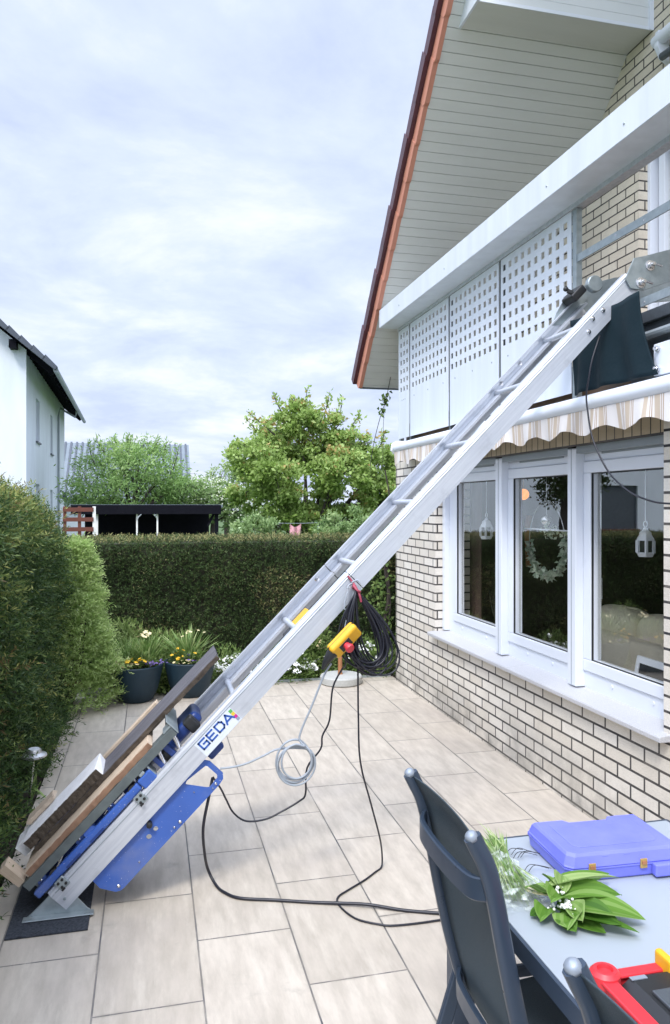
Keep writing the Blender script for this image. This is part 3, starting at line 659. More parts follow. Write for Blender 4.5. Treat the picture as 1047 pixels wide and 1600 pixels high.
for yb, sg in ((YN, 1), (YF, -1)):
    b = MB()
    for a_, c_ in ((.045, 2.076), (2.081, 4.36)):
        b.prism(rail_n if sg > 0 else rail_p, lambda p, s: P(s, p[1], yb + sg * p[0]), a_, c_)
    rl = b.build('rail', 'alu', HO)
    s = MB()
    for ss, nn_ in (((3.95, .045), (4.10, .07), (4.02, .08)) if sg > 0 else ((1.99, .085), (3.62, .085), (3.80, .085))):
        s.lathe([(.014, 0), (.014, .004), (.009, .006), (.009, .012), (0, .013)], P(ss, nn_, yb - (0 if sg > 0 else -.0 + .006)), 12, (SD, ND, -YD))
    each(s, 'bolt', 'steel', rl)
    g_ = MB(); sbox(g_, .07, 4.35, .0895, .0925, yb - .0012 if sg > 0 else yb - .0072, yb + .002 if sg > 0 else yb - .005); g_.build('groove_shade', 'pvcgrey', rl)  # thin grey strip drawn as the shadow line along the rail
for i in range(9):
    ss = .774 + .4635 * i - .4635
    if ss > 4.2: break
    MB().tube([P(ss, .062, YN + .006), P(ss, .062, YF - .006)], .0165, 14).build('rung', 'alu', HO, smooth=True)
for yb in (YN + .008, YF - .014):
    b = MB()
    pl = [(-.55, .0135), (-.535, .024), (-.47, .085), (-.40, .16), (-.30, .16), (-.335, .085), (-.285, .026), (-.268, .0135)]
    b.prism(pl, lambda p, y: (p[0], y, p[1]), yb, yb + .008)
    b.box(-.565, -.255, yb - .045, yb - .0003, .0128, .0168)
    fp = b.build('foot_plate', 'galv', HO, bevel=.002)
    s = MB()
    for x_ in (-.54, -.285): s.lathe([(.016, 0), (.016, .0025), (.008, .0028)], (x_, yb - .024, .0170), 12)
    s.lathe([(.012, 0), (.012, .006), (.007, .008), (.007, .014), (0, .015)], (-.385, yb, .085), 6, (V(1, 0, 0), V(0, 0, 1), V(0, -1, 0)))
    each(s, 'bolt', 'galv', fp)
# head plate
b = MB(); HP = [(2.545, 3.155), (2.60, 3.27), (2.66, 3.285), (2.86, 3.345), (3.4, 3.40), (3.4, 3.24), (2.86, 3.165), (2.66, 3.095), (2.58, 3.10)]
b.prism(HP, lambda p, y: (p[0], y, p[1]), 3.684, 3.692); hp = b.build('head_plate', 'galv', HO, bevel=.002)
b = MB(); b.prism(HP, lambda p, y: (p[0], y, p[1]), 4.246, 4.254); b.build('head_plate', 'galv', HO, bevel=.002)
s = MB()
for x_, z_ in ((2.70, 3.235), (2.64, 3.135)):
    ax = (V(1, 0, 0), V(0, 0, 1), V(0, -1, 0)); s.lathe([(.03, 0), (.03, .004), (.018, .006), (.018, .022), (.01, .023), (.01, .04), (0, .041)], (x_, 3.684, z_), 12, ax)
    s.tube([(x_ + .012, 3.65, z_), (x_ + .05, 3.645, z_ - .012)], .006, 6)
each(s, 'bolt', 'steel', hp, 2)
b = MB(); sbox(b, .965, 1.205, .002, .086, YN - .0022, YN - .0004); stk = b.build('sticker', 'label', HO)
# lettering G E D A in strokes; (a along s, b along n) in letter units
def stroke(b, pts, wd, y0, y1, s0, n0, sc_):
    for (a0, b0), (a1, b1) in zip(pts[:-1], pts[1:]):
        p0, p1 = P(s0 + a0 * sc_, n0 + b0 * sc_, y0), P(s0 + a1 * sc_, n0 + b1 * sc_, y0); d = (p1 - p0).normalized()
        p0 -= d * wd / 2; p1 += d * wd / 2; c_ = (p0 + p1) / 2
        b.obox(c_, d, d.cross(YD), YD, (p1 - p0).length / 2, wd / 2, (y1 - y0) / 2)
lt = MB(); hgt = .040
GL = [[[(.95, 1), (0, 1), (0, 0), (.95, 0), (.95, .52), (.45, .52)]], [[(.9, 1), (0, 1), (0, 0), (.9, 0)], [(0, .5), (.8, .5)]], [[(0, 0), (0, 1), (.75, 1), (1, .75), (1, .25), (.75, 0), (0, 0)]], [[(-.05, 0), (.5, 1), (1.1, 0)], [(.12, .25), (.95, .25)]]]
for i, gl in enumerate(GL):
    for k_, st_ in enumerate(gl): stroke(lt, st_, .0085, YN - .0034 - .0002 * k_, YN - .0024, .982 + i * .0535, .037, hgt)
lt.build('lettering', 'lblue', stk)
for k_, (mt, n0) in enumerate((('cgreen', .062), ('cyellow', .044), ('cmagenta', .026), ('cgrey', .010))):
    b = MB(); sbox(b, 1.187, 1.204, n0, n0 + .016, YN - .0034, YN - .0024); b.build('colour_mark', mt, stk)
b = MB()
for i in range(11): sbox(b, .99 + i * .0165, 1.0 + i * .0165, .018, .026, YN - .003, YN - .0024)
b.build('small_print', 'label', stk)
# rope, yellow hook block
b = MB(); b.tube([P(.9, .045, 4.0), P(4.2, .045, 4.0)], .005, 6); b.build('hoist_rope', 'rope', HO)
b = MB(); b.tube([P(1.85, .02, 4.02), P(4.2, .02, 4.02)], .007, 6); b.build('control_cable', 'black', HO)
b = MB(); sbox(b, 1.71, 1.82, .03, .072, 3.93, 4.03); b.build('limit_block', 'yellow', HO, bevel=.006)
b = MB(); sbox(b, 1.63, 1.707, .035, .065, 3.94, 4.02); b.build('rope_hook', 'black', HO, bevel=.006)
# blue motor plate below the near rail
b = MB(); pl = [(.205, -.002), (.20, -.055), (.232, -.125), (.25, -.138), (.27, -.141), (.90, -.146), (.935, -.140), (.955, -.118), (.955, -.03), (.94, -.002)]
b.prism(pl, lambda p, y: P(p[0], p[1], y), YN + .02, YN + .026); mp_ = b.build('motor_plate', 'blue', HO)
c = MB(); c.prism([(.80, -.02), (.815, -.012), (.925, -.03), (.93, -.04), (.93, -.10), (.92, -.115), (.865, -.118), (.855, -.11)], lambda p, y: P(p[0], p[1], y), YN, YN + .05)
for ss, nn_, rr_ in ((.513, -.062, .0125), (.56, -.06, .0115)): c.lathe([(rr_, 0), (rr_, .06)], P(ss, nn_, YN), 20, (SD, ND, YD))
cut(mp_, c)
s = MB()
for ss, nn_, rr_ in ((.26, -.115, .008), (.62, -.122, .006), (.655, -.125, .008), (.40, -.11, .005), (.895, -.128, .007), (.80, -.075, .004), (.87, -.132, .004)): s.lathe([(rr_, 0), (rr_, .004), (rr_ * .6, .007), (0, .008)], P(ss, nn_, YN + .02), 10, (SD, ND, -YD))
each(s, 'screw', 'steel', mp_)
b = MB(); b.lathe([(.014, 0), (.014, .03), (.009, .032), (0, .034)], P(.56, -.018, YN + .02), 12, (SD, ND, -YD)); b.build('knob', 'black', mp_)
b = MB(); sbox(b, .27, .46, -.10, -.02, YN + .12, YN + .40); c = MB()
mb_ = b.build('motor_box', 'dblue', HO, bevel=.02, seg=3)
b = MB(); sbox(b, .955, 1.045, -.050, -.006, YN + .06, YN + .12); b.build('plate_handle', 'dblue', HO, bevel=.012, seg=3)

# carriage riding on the rails
CA = thing('hoist_carriage', 'blue and grey hoist carriage on the ladder rails under the loaded boards', 'carriage', tuple(P(.02, .12, 3.72)))
b = MB()
for yb in (3.715, 4.19): sbox(b, .0, .95, .182, .224, yb, yb + .006); sbox(b, .0, .95, .219, .2245, yb + .0062, yb + .06)
for ss in (.0, .3, .6, .90): sbox(b, ss + .01, ss + .05, .2, .2185, 3.7815, 4.1895)
b.build('bed_frame', 'bedsteel', CA, bevel=.002)
b = MB(); sbox(b, .952, .958, .18, .262, 3.72, 4.12); sbox(b, .905, .951, .2255, .235, 3.722, 3.80); b.build('load_stop', 'galv', CA, bevel=.002)
b = MB(); b.prism([(.0, .176), (.0, .10), (.05, .07), (.10, .176)], lambda p, y: P(p[0], p[1], y), 3.80, 3.806); sbox(b, -.02, .12, .168, .1815, 3.80, 4.05); b.build('toe_plate', 'galv', CA)
for yb in (3.712, 4.175):
    b = MB(); sbox(b, .0, .66, .122, .162, yb, yb + .045); sb_ = b.build('slide_bar', 'blue', CA, bevel=.010, seg=3)
    e_ = MB(); sbox(e_, -.003, -.0005, .128, .156, yb + .007, yb + .038); e_.build('tube_end_shade', 'black', sb_)  # black plate painted for the dark inside of the tube; bar is solid
    h = MB()
    for ss in (.18, .33): sbox(h, ss, ss + .085, .124, .136, yb - .0012, yb + .003)
    each(h, 'slot', 'dblue', sb_)
for ss in (.10, .60):
    b = MB(); sbox(b, ss, ss + .05, .075, .128, 3.690, 3.698); rb = b.build('roller_bracket', 'galv', CA, bevel=.003)
    s = MB()
    for i in range(2):
        for j in range(2): s.lathe([(.007, 0), (.007, .004), (0, .005)], P(ss + .013 + .024 * i, .09 + .024 * j, 3.69), 8, (SD, ND, -YD))
    sbox(s, ss + .002, ss + .02, .0745, .083, 3.684, 3.6895); each(s, 'bolt', 'black', rb)
    c = MB(); c.lathe([(.028, 0), (.028, .03), (.02, .034)], P(ss + .025, .145, 3.72), 18, (SD, ND, YD)); c.build('roller', 'black', CA)
for ss, w_ in ((.03, .05), (.27, .05), (.47, .05)):
    b = MB(); b.prism([(ss, .158), (ss + .012, .186), (ss + w_ + .01, .186), (ss + w_, .158)], lambda p, y: P(p[0], p[1], y), 3.745, 3.752); sp_ = b.build('side_gusset', 'blue', CA, bevel=.002)
    s = MB(); s.lathe([(.007, 0), (.007, .005), (.004, .006), (0, .009)], P(ss + .028, .172, 3.745), 8, (SD, ND, -YD)); s.build('bolt', 'steel', sp_)
b = MB(); b.tube([P(.02, .150, 3.80), P(.64, .150, 3.80)], .016, 10); b.tube([P(.02, .150, 3.80), P(.02, .150, 4.15)], .012, 8); b.build('inner_tube', 'dblue', CA, smooth=True)
b = MB(); b.tube([P(.30, .172, 3.77), P(.42, .150, 3.765), P(.50, .168, 3.765), P(.60, .176, 3.76), P(.70, .15, 3.79)], .005, 6, 5); b.build('brake_cable', 'black', CA)
b = MB(); sbox(b, .515, .585, .150, .178, 3.735, 3.765); b.build('release_lever', 'steel', CA, bevel=.006)
b = MB(); sbox(b, .775, .80, .105, .205, 3.745, 3.775); sbox(b, .845, .875, .10, .190, 3.75, 3.79); each(b, 'gear_mount', 'dblue', CA, bevel=.005)
b = MB(); b.lathe([(.03, 0), (.03, .035), (.022, .04), (0, .041)], P(.36, .165, 3.72), 18, (SD, ND, YD)); b.build('end_buffer', 'blue', CA)
b = MB(); sbox(b, .665, .745, .108, .165, 3.708, 3.77); b.build('clamp_block', 'blue', CA, bevel=.008, seg=3)
b = MB(); sbox(b, .69, .72, .166, .1815, 3.712, 4.1); sbox(b, .74, .748, .12, .18, 3.72, 3.80); b.build('cross_bracket', 'galv', CA, bevel=.003)
b = MB(); sbox(b, .75, 1.06, .10, .165, 3.86, 4.06); b.build('gear_housing', 'dblue', CA, bevel=.022, seg=4)
b = MB(); sbox(b, .78, .86, .105, .16, 3.78, 3.858); sbox(b, .98, 1.04, .10, .178, 3.80, 3.857); each(b, 'brake_unit', 'black', CA, bevel=.012, seg=3)
for ss in (.635, .80, .90):
    b = MB(); b.tube([P(ss, .118, 3.76), P(ss + .022, .178, 3.76)], .0125, 12); b.tube([P(ss + .022, .178, 3.76), P(ss + .026, .186, 3.76)], .016, 12); each(b, 'spring_pin', 'steel', CA, 2, smooth=True)
b = MB(); b.tube([P(.14, .16, 3.735), P(.20, .178, 3.735), P(.235, .205, 3.73)], .004, 6, 4); b.tube([P(.155, .16, 3.74), P(.20, .20, 3.736), P(.205, .21, 3.735)], .003, 6, 4); b.tube([P(.45, .165, 3.75), P(.56, .185, 3.75)], .003, 6); each(b, 'pull_wire', 'steel', CA)

# load of old boards
def board(lbl, mat, s0, s1, n0, n1, y0, y1, name='board', rot=0, dn=0, dy=0, side=None, sidelbl=None, ends=0.004):
    t_ = thing(name, lbl, 'board', tuple(P(s0, n0, y0)), 'old boards loaded on the hoist carriage')
    b = MB(); k = 12; vv = []; ff = []
    c0 = (s0 + s1) / 2
    for i in range(k + 1):
        ss = s0 + (s1 - s0) * i / k; j0 = rnd.uniform(-1, 1) * ends * .6
        for (a_, n_) in ((y0, n0), (y1, n0), (y1, n1), (y0, n1)):
            en = ss + (rnd.uniform(-1, 1) * ends * 2 if i in (0, k) else 0)
            vv.append(P(en, n_ + dn * (ss - s0) + rnd.uniform(-1, 1) * ends * .25, a_ + dy * (ss - s0) + rnd.uniform(-1, 1) * ends * .3))
    for i in range(k):
        o_ = i * 4
        for j in range(4): ff.append((o_ + j, o_ + (j + 1) % 4, o_ + 4 + (j + 1) % 4, o_ + 4 + j))
    ff += [(3, 2, 1, 0), (k * 4, k * 4 + 1, k * 4 + 2, k * 4 + 3)]
    o = b.add(vv, ff).build('plank', mat, t_, bevel=.002)
    if side:
        c = MB(); vv = []; ff = []
        for i in range(41):
            ss = s0 + .004 + (s1 - s0 - .008) * i / 40
            for n_, yy in ((n0 - .002, y0 - .004), (n1 - .004, y0 - .005), (n1 - .004, y0 + .002), (n0 - .002, y0 + .002)):
                vv.append(P(ss, n_ + dn * (ss - s0) + rnd.uniform(-.0025, .0025), yy + dy * (ss - s0) + rnd.uniform(-.003, .001)))
        for i in range(40):
            for j in range(4): ff.append((i * 4 + j, i * 4 + (j + 1) % 4, i * 4 + 4 + (j + 1) % 4, i * 4 + 4 + j))
        ff += [(3, 2, 1, 0), (160, 161, 162, 163)]
        q_ = c.add(vv, ff).build('rough_edge', side, t_)
        if sidelbl: q_['label'] = sidelbl
    return t_
board('pale fresh wood board with red-brown side, lowest in the load on the hoist', 'wood', .04, .83, .2275, .256, 3.736, 3.96, side='redwood')
board('fresh wood board lying low at the far side of the load', 'wood', .10, .90, .2265, .2545, 3.97, 4.11)
board('longest dark grey weathered board sticking up beyond the rest of the load', 'oldwood', .10, 1.335, .260, .284, 3.85, 4.09, side='darkwood', ends=.003)  # dark front edge paints the shadow line along this board
board('short whitewashed board with dark crumbling edge on top of the load', 'whitewood', .085, .555, .289, .336, 3.85, 4.06, dn=-.012, side='darkwood')
board('narrow fresh wood strip beside the dark grey board on the hoist', 'wood', .42, .93, .258, .296, 4.096, 4.14)
board('short wooden board end standing upright at the foot of the load', 'wood', -.03, .010, .225, .345, 3.745, 3.83, ends=.002)
board('broken pale board end at the lower left of the load', 'whitewood', .0, .20, .262, .325, 3.95, 4.12, dy=.1)
board('splintered pale wood piece at the hedge side of the load', 'wood', .10, .26, .34, .362, 4.02, 4.13, dn=-.02, dy=.12)

# rubber mat
o = MB().box(-.62, -.272, 3.555, 4.32, .001, .0095).build('rubber_mat', 'rubber', bevel=.002); tag(o, 'black granular rubber mat under the foot of the ladder hoist', 'mat'); at_base(o, (-.45, 3.9, 0))
# dark rubber sheet hung over the balcony edge
b = MB(); NU, NV = 60, 18; vv = []; ff = []
for i in range(NU + 1):
    for j in range(NV + 1):
        uu = i / NU; f = j / NV; y = 4.115 - uu * (.66 + .12 * f ** 2.2) + .01; zt = 3.02 - .02 * math.sin(uu * 3); z = zt + (2.566 - zt) * f
        vv.append((2.475 + .016 * math.sin(uu * 7 + f * 2) * f + .017 * math.sin(uu * 19 + f * 1.5) * (.35 + .65 * f), y, z))
for i in range(NU):
    for j in range(NV): a = i * (NV + 1) + j; ff.append((a, a + NV + 1, a + NV + 2, a + 1))
o = b.add(vv, ff).build('rubber_sheet', 'rubmat', smooth=True); md = o.modifiers.new('t', 'SOLIDIFY'); md.thickness = .006
tag(o, 'dark rubber sheet hanging over the balcony edge under the ladder head', 'rubber sheet'); at_base(o, (2.45, 3.8, 2.585))
# pulley/strap bundle at the top of the far rail
HB = thing('pulley_block', 'black pulley and webbing bundle at the top of the ladder by the last perforated panel', 'pulley', tuple(P(4.0, .12, 4.2)))
b = MB(); sbox(b, 4.27, 4.38, .118, .17, 4.10, 4.225); b.build('housing', 'black', HB, bevel=.012, seg=3)
b = MB(); b.lathe([(.045, -.02), (.05, -.015), (.05, .015), (.045, .02)], P(4.42, .12, 4.08), 20, (SD, ND, YD)); b.build('wheel', 'galv', HB)
b = MB(); b.tube([P(4.30, .17, 4.12), P(4.29, .20, 4.13)], .014, 8); b.ball(P(4.29, .215, 4.13), .016); b.build('lever', 'black', HB)
b = MB(); b.prism([(4.12, .10), (4.20, .135), (4.32, .165), (4.44, .14), (4.44, .06), (4.2, .04)], lambda p, y: P(p[0], p[1], y), 4.226, 4.232); b.build('side_plate', 'galv', HB)

# ------------------------------------------------------------------ cables and hand control
def cable(pts, r, mat, lbl, name='cable', k=6):
    b = MB(); b.tube(pts, r, 8, k); o = b.build(name, mat, smooth=True, auto=80); tag(o, lbl, 'cable')
    lo = min((Vector(p) for p in pts), key=lambda p: p.z); at_base(o, tuple(lo)); return o
CP = []
for i in range(20):
    wd = .06 + .12 * rnd.random(); hg = .345 + .085 * rnd.random(); tilt = .035 + .055 * rnd.random() + (i % 4) * .012; yo = 3.655 + rnd.uniform(-.045, .05)
    for a in range(0, 360, 24):
        A_ = R(a); f = (1 - math.cos(A_)) / 2
        CP.append((1.0 + tilt * f * 1.1 + wd * math.sin(A_) * (f ** .55), 3.66 + (yo - 3.66) * (f ** .5) + .01 * math.sin(A_), 1.475 - hg * f))
CP += [(1.0, 3.66, 1.475), (1.01, 3.67, 1.30), (1.015, 3.68, 1.03), (1.017, 3.68, .837), (1.027, 3.68, .611), (1.084, 3.69, .396), (1.15, 3.75, .19), (1.185, 3.82, .06), (1.175, 3.80, .008), (1.13, 3.76, .0065)]
CP += [(1.054, 3.692, .0065), (.951, 3.618, .0065), (.881, 3.56, .0065), (.869, 3.484, .0065), (.913, 3.359, .0065), (.999, 3.289, .0065), (1.08, 3.258, .0065), (1.30, 3.254, .0065), (1.6, 3.28, .0065), (1.9, 3.2, .0065)]
cable(CP, .0046, 'cable', 'bundled black cable hung in loops from the ladder, its tail dropping to the slabs', k=4)
cable([(.953, 3.66, 1.20), (.955, 3.70, 1.10), (.949, 3.74, 1.07), (.899, 3.74, .975), (.882, 3.74, .814), (.845, 3.74, .736), (.836, 3.74, .671), (.766, 3.74, .58), (.758, 3.74, .452), (.728, 3.74, .418), (.636, 3.74, .373), (.556, 3.74, .343), (.46, 3.74, .343), (.397, 3.74, .39), (.362, 3.74, .457), (.335, 3.735, .515), (.30, 3.78, .56)], .0048, 'cable', 'thin wavy black cable sagging between yellow control box and blue motor plate', k=5)
cable([(.30, 3.80, .55), (.278, 3.745, .48), (.250, 3.74, .33), (.262, 3.80, .17), (.285, 3.86, .06), (.318, 3.81, .010), (.350, 3.735, .008), (.42, 3.66, .008), (.582, 3.602, .008), (.75, 3.54, .008), (.88, 3.492, .012), (1.0, 3.44, .017), (1.15, 3.37, .008), (1.318, 3.30, .008), (1.6, 3.20, .008), (1.95, 3.05, .008)], .0075, 'cable', 'thickest black cable curving from motor plate across the slabs to the table', k=6)
gp = [(.862, 3.62, 1.125), (.832, 3.65, 1.06), (.78, 3.67, .92), (.715, 3.68, .76)]
for i in range(5):
    ra = .085 + rnd.uniform(-.012, .016); rb = .088 + rnd.uniform(-.01, .02); cx_, cz_ = .688 + rnd.uniform(-.012, .012), .640 + rnd.uniform(-.02, .012)
    for a in range(60, 420, 30):
        gp.append((cx_ + ra * math.cos(R(a)), 3.675 + .006 * i - .012 + rnd.uniform(-.004, .004), cz_ + rb * math.sin(R(a))))
gp += [(.62, 3.70, .70), (.54, 3.70, .672), (.46, 3.71, .638), (.39, 3.72, .622), (.33, 3.725, .618)]
cable(gp, .0052, 'gcable', 'grey control cable with a hanging coil between control box and hoist', k=4)
cable([(2.41, 3.72, 2.84), (2.35, 3.70, 2.70), (2.33, 3.70, 2.6), (2.33, 3.725, 2.516), (2.33, 3.715, 2.427), (2.33, 3.665, 2.264), (2.33, 3.535, 2.092), (2.33, 3.385, 1.991), (2.33, 3.241, 1.937), (2.33, 3.035, 1.909), (2.33, 2.7, 1.93)], .0048, 'cable', 'thin dark cable hanging from the rubber sheet across the right window', k=6)
CT_ = thing('hand_control', 'yellow hand control box with red emergency knob hanging under the ladder', 'control box', (.93, 3.62, 1.17))
d = V(.71, 0, .70); nf = V(.36, -.80, -.36); nf = (nf - d * nf.dot(d)).normalized(); wx_ = d.cross(nf).normalized(); cc = V(.928, 3.615, 1.238)
b = MB(); b.obox(cc, d, wx_, nf, .088, .043, .028); b.build('case', 'yellow', CT_, bevel=.016, seg=4)
b = MB(); b.obox(cc - nf * .004, d, wx_, nf, .0885, .0435, .0012); b.build('seam', 'black', CT_, bevel=.0005)
b = MB(); b.obox(cc + d * .078 + nf * .006 , d, wx_, nf, .0125, .027, .0135); b.build('end_plate', 'black', CT_, bevel=.005)
b = MB(); b.obox(cc + nf * .0275 - d * .012 + wx_ * 0, d, wx_, nf, .034, .025, .003); b.build('button_field', 'black', CT_, bevel=.003)
b = MB(); b.lathe([(.017, 0), (.017, .02), (.022, .022), (.024, .030), (.021, .038), (0, .041)], cc + nf * .030 - d * .012, 20, (d, wx_, nf)); b.build('stop_knob', 'redknob', CT_, smooth=True)
b = MB(); b.tube([cc - d * .080, cc - d * .10, cc - d * .135 - V(0, 0, .012), cc - d * .155 - V(0, 0, .03)], [.030, .026, .016, .008], 12, 0); b.build('cable_gland', 'black', CT_, smooth=True)
b = MB(); b.tube([cc + d * .02 - nf * .03, (.955, 3.66, 1.36), (.99, 3.668, 1.47)], .003, 6, 4); b.build('hanging_cord', 'pvcgrey', CT_)
TI = thing('cord_tie', 'dark red cord knot with white ends holding the cable bundle on the ladder', 'cord', (1.0, 3.67, 1.49))
b = MB(); b.tube([(.965, 3.690, 1.545), (.985, 3.688, 1.52), (1.0, 3.665, 1.49), (1.012, 3.64, 1.455), (1.02, 3.64, 1.42)], .0055, 6, 4); b.tube([(.985, 3.66, 1.50), (1.0, 3.635, 1.478), (1.018, 3.65, 1.47), (1.01, 3.69, 1.475), (.99, 3.69, 1.485), (.985, 3.66, 1.5)], .005, 6, 4); b.build('knot', 'redtie', TI)
b = MB(); b.tube([(.985, 3.682, 1.515), (1.01, 3.672, 1.525), (1.02, 3.665, 1.51)], .005, 6, 4); b.tube([(.985, 3.682, 1.51), (.965, 3.675, 1.50), (.958, 3.67, 1.485)], .004, 6, 4); b.tube([(.985, 3.685, 1.51), (.955, 3.67, 1.46), (.938, 3.66, 1.39), (.95, 3.655, 1.385)], .003, 6, 4); each(b, 'cord_end', 'gcable', TI)
PB = thing('parasol_base', 'round grey concrete parasol base with short brown tube at the bed edge', 'parasol base', (1.985, 7.88, 0))
b = MB(); b.lathe([(.205, 0), (.222, .012), (.225, .075), (.215, .088), (.05, .096), (.0, .096)], (1.985, 7.88, 0), 48); b.build('disc', 'concrete', PB, smooth=True)
b = MB(); b.lathe([(.028, .09), (.028, .10), (.024, .105), (.0225, .34), (.018, .342)], (1.975, 7.88, 0), 16); b.build('tube', 'copper', PB, smooth=True)
# ------------------------------------------------------------------ table, chairs and what lies on the table
TB = thing('garden_table', 'grey-topped garden table with anthracite frame in the right foreground', 'table', (1.41, 1.5, 0))
TX0, TX1, TY0, TY1, TZ = .96, 1.86, .55, 2.44, .74
MB().box(TX0 + .012, TX1 - .012, TY0 + .012, TY1 - .012, TZ - .012, TZ).build('table_top', 'tabletop', TB, bevel=.002)
b = MB(); b.box(TX0, TX0 + .011, TY0, TY1, TZ - .055, TZ - .0015); b.box(TX1 - .011, TX1, TY0, TY1, TZ - .055, TZ - .0015); b.box(TX0 + .0111, TX1 - .0111, TY1 - .011, TY1, TZ - .055, TZ - .0015); b.box(TX0 + .0111, TX1 - .0111, TY0, TY0 + .011, TZ - .055, TZ - .0015)
b.build('apron', 'table_leg', TB)
for xx, yy in ((TX0, TY1 - .10), (TX1 - .09, TY1 - .10), (TX0, TY0 + .04), (TX1 - .09, TY0 + .04)): MB().box(xx + .0115, xx + .09, yy, yy + .06, 0, TZ - .0125).build('leg', 'table_leg', TB, bevel=.004)

def chair(dx, y0, y1, lbl):
    t = thing('garden_chair', lbl, 'chair', (1.05 + dx, (y0 + y1) / 2, 0), 'anthracite garden chairs at the table')
    pp = [(.757, 1.098), (.772, 1.068), (.795, 1.02), (.818, .935), (.846, .79), (.878, .64), (.915, .50), (.945, .42)]
    PA = spline([Vector((x + dx, 0, z)) for x, z in pp], 5)
    for yy in (y0, y1):
        b = MB(); w2, h2 = .0135, .0225; vv = []; ff = []
        for i, p in enumerate(PA):
            tg = (PA[min(i + 1, len(PA) - 1)] - PA[max(i - 1, 0)]).normalized(); nx = V(tg.z, 0, -tg.x)
            for a in range(10):
                A_ = 2 * math.pi * a / 10; ca_, sa_ = math.cos(A_), math.sin(A_)
                k_ = .62
                vv.append(Vector((p.x, yy, p.z)) + V(0, 1, 0) * (w2 * math.copysign(abs(ca_) ** k_, ca_)) + nx * (h2 * math.copysign(abs(sa_) ** k_, sa_)))
        for i in range(len(PA) - 1):
            for j in range(10): ff.append((i * 10 + j, i * 10 + (j + 1) % 10, i * 10 + 10 + (j + 1) % 10, i * 10 + 10 + j))
        ff += [tuple(range(9, -1, -1)), tuple((len(PA) - 1) * 10 + j for j in range(10))]
        b.add(vv, ff).build('back_post', 'chair', t, smooth=True, auto=50)
        c = MB(); c.lathe([(.0145, -.010), (.0160, -.003), (.0150, .005), (.0105, .010), (0, .0125)], (.754 + dx, yy, 1.100), 16, (V(0, 1, 0), V(.86, 0, .5), V(-.5, 0, .86))); c.build('end_cap', 'cap', t, smooth=True, auto=85)
    # sling fabric: back and seat in one sheet
    prof_ = [Vector((x + dx + .004, 0, z)) for x, z in pp] + [Vector((1.02 + dx, 0, .425)), Vector((1.15 + dx, 0, .438)), Vector((1.30 + dx, 0, .445)), Vector((1.36 + dx, 0, .425))]
    pr_ = spline(prof_[0:], 5); vv = []; ff = []; K = 10
    for p in pr_[1:]:
        for j in range(K + 1):
            f = j / K; s_ = math.sin(math.pi * f) ** .7
            back = max(0, min(1, (p.z - .45) / .2))
            vv.append((p.x + .018 * s_ * back, y0 + .012 + (y1 - y0 - .024) * f, p.z - .014 * s_ * (1 - back)))
    n = len(pr_) - 1
    for i in range(n - 1):
        for j in range(K): a = i * (K + 1) + j; ff.append((a, a + 1, a + K + 2, a + K + 1))
    o = MB().add(vv, ff).build('sling', 'mesh', t, smooth=True, auto=80); m = o.modifiers.new('t', 'SOLIDIFY'); m.thickness = .003
    def xbar(z, bow, xe, name):
        pts = [(xe + dx, y0 + .004, z + .006), (xe + dx - bow * .75, y0 + .06, z - .004), (xe + dx - bow, (y0 + y1) / 2, z - .006), (xe + dx - bow * .75, y1 - .06, z - .004), (xe + dx, y1 - .004, z + .006)]
        q_ = spline([Vector(p) for p in pts], 6); vv = []; ff = []
        for p in q_:
            for ax_, az_ in ((.006, .030), (.010, .026), (.010, -.026), (.006, -.030), (-.004, -.030), (-.008, -.024), (-.008, .024), (-.004, .030)): vv.append((p.x - ax_, p.y, p.z + az_))
        for i in range(len(q_) - 1):
            for j in range(8): ff.append((i * 8 + j, i * 8 + (j + 1) % 8, i * 8 + 8 + (j + 1) % 8, i * 8 + 8 + j))
        ff += [tuple(range(7, -1, -1)), tuple((len(q_) - 1) * 8 + j for j in range(8))]
        MB().add(vv, ff).build(name, 'chair', t, smooth=True, auto=30)
    xbar(.955, .040, .806, 'crossbar'); xbar(.47, .035, .918, 'crossbar')
    for yy in (y0, y1):
        sg = 1 if yy == y1 else -1
        MB().bar((.935 + dx, yy + sg * .022, .50), (.775 + dx, yy + sg * .03, .0), .045, .022, (0, 1, 0)).build('leg', 'chair', t, bevel=.006)
        MB().bar((.93 + dx, yy + sg * .024, .445), (1.37 + dx, yy + sg * .024, .432), .022, .036).build('seat_rail', 'chair', t, bevel=.006)
        MB().bar((1.30 + dx, yy + sg * .022, .43), (1.40 + dx, yy + sg * .03, .0), .045, .022, (0, 1, 0)).build('leg', 'chair', t, bevel=.006)
    return t
chair(0, 1.705, 2.155, 'high-backed dark mesh garden chair fully in view in front of the table')
chair(-.042, .73, 1.182, 'dark garden chair at the bottom right corner, only one back post top in view')

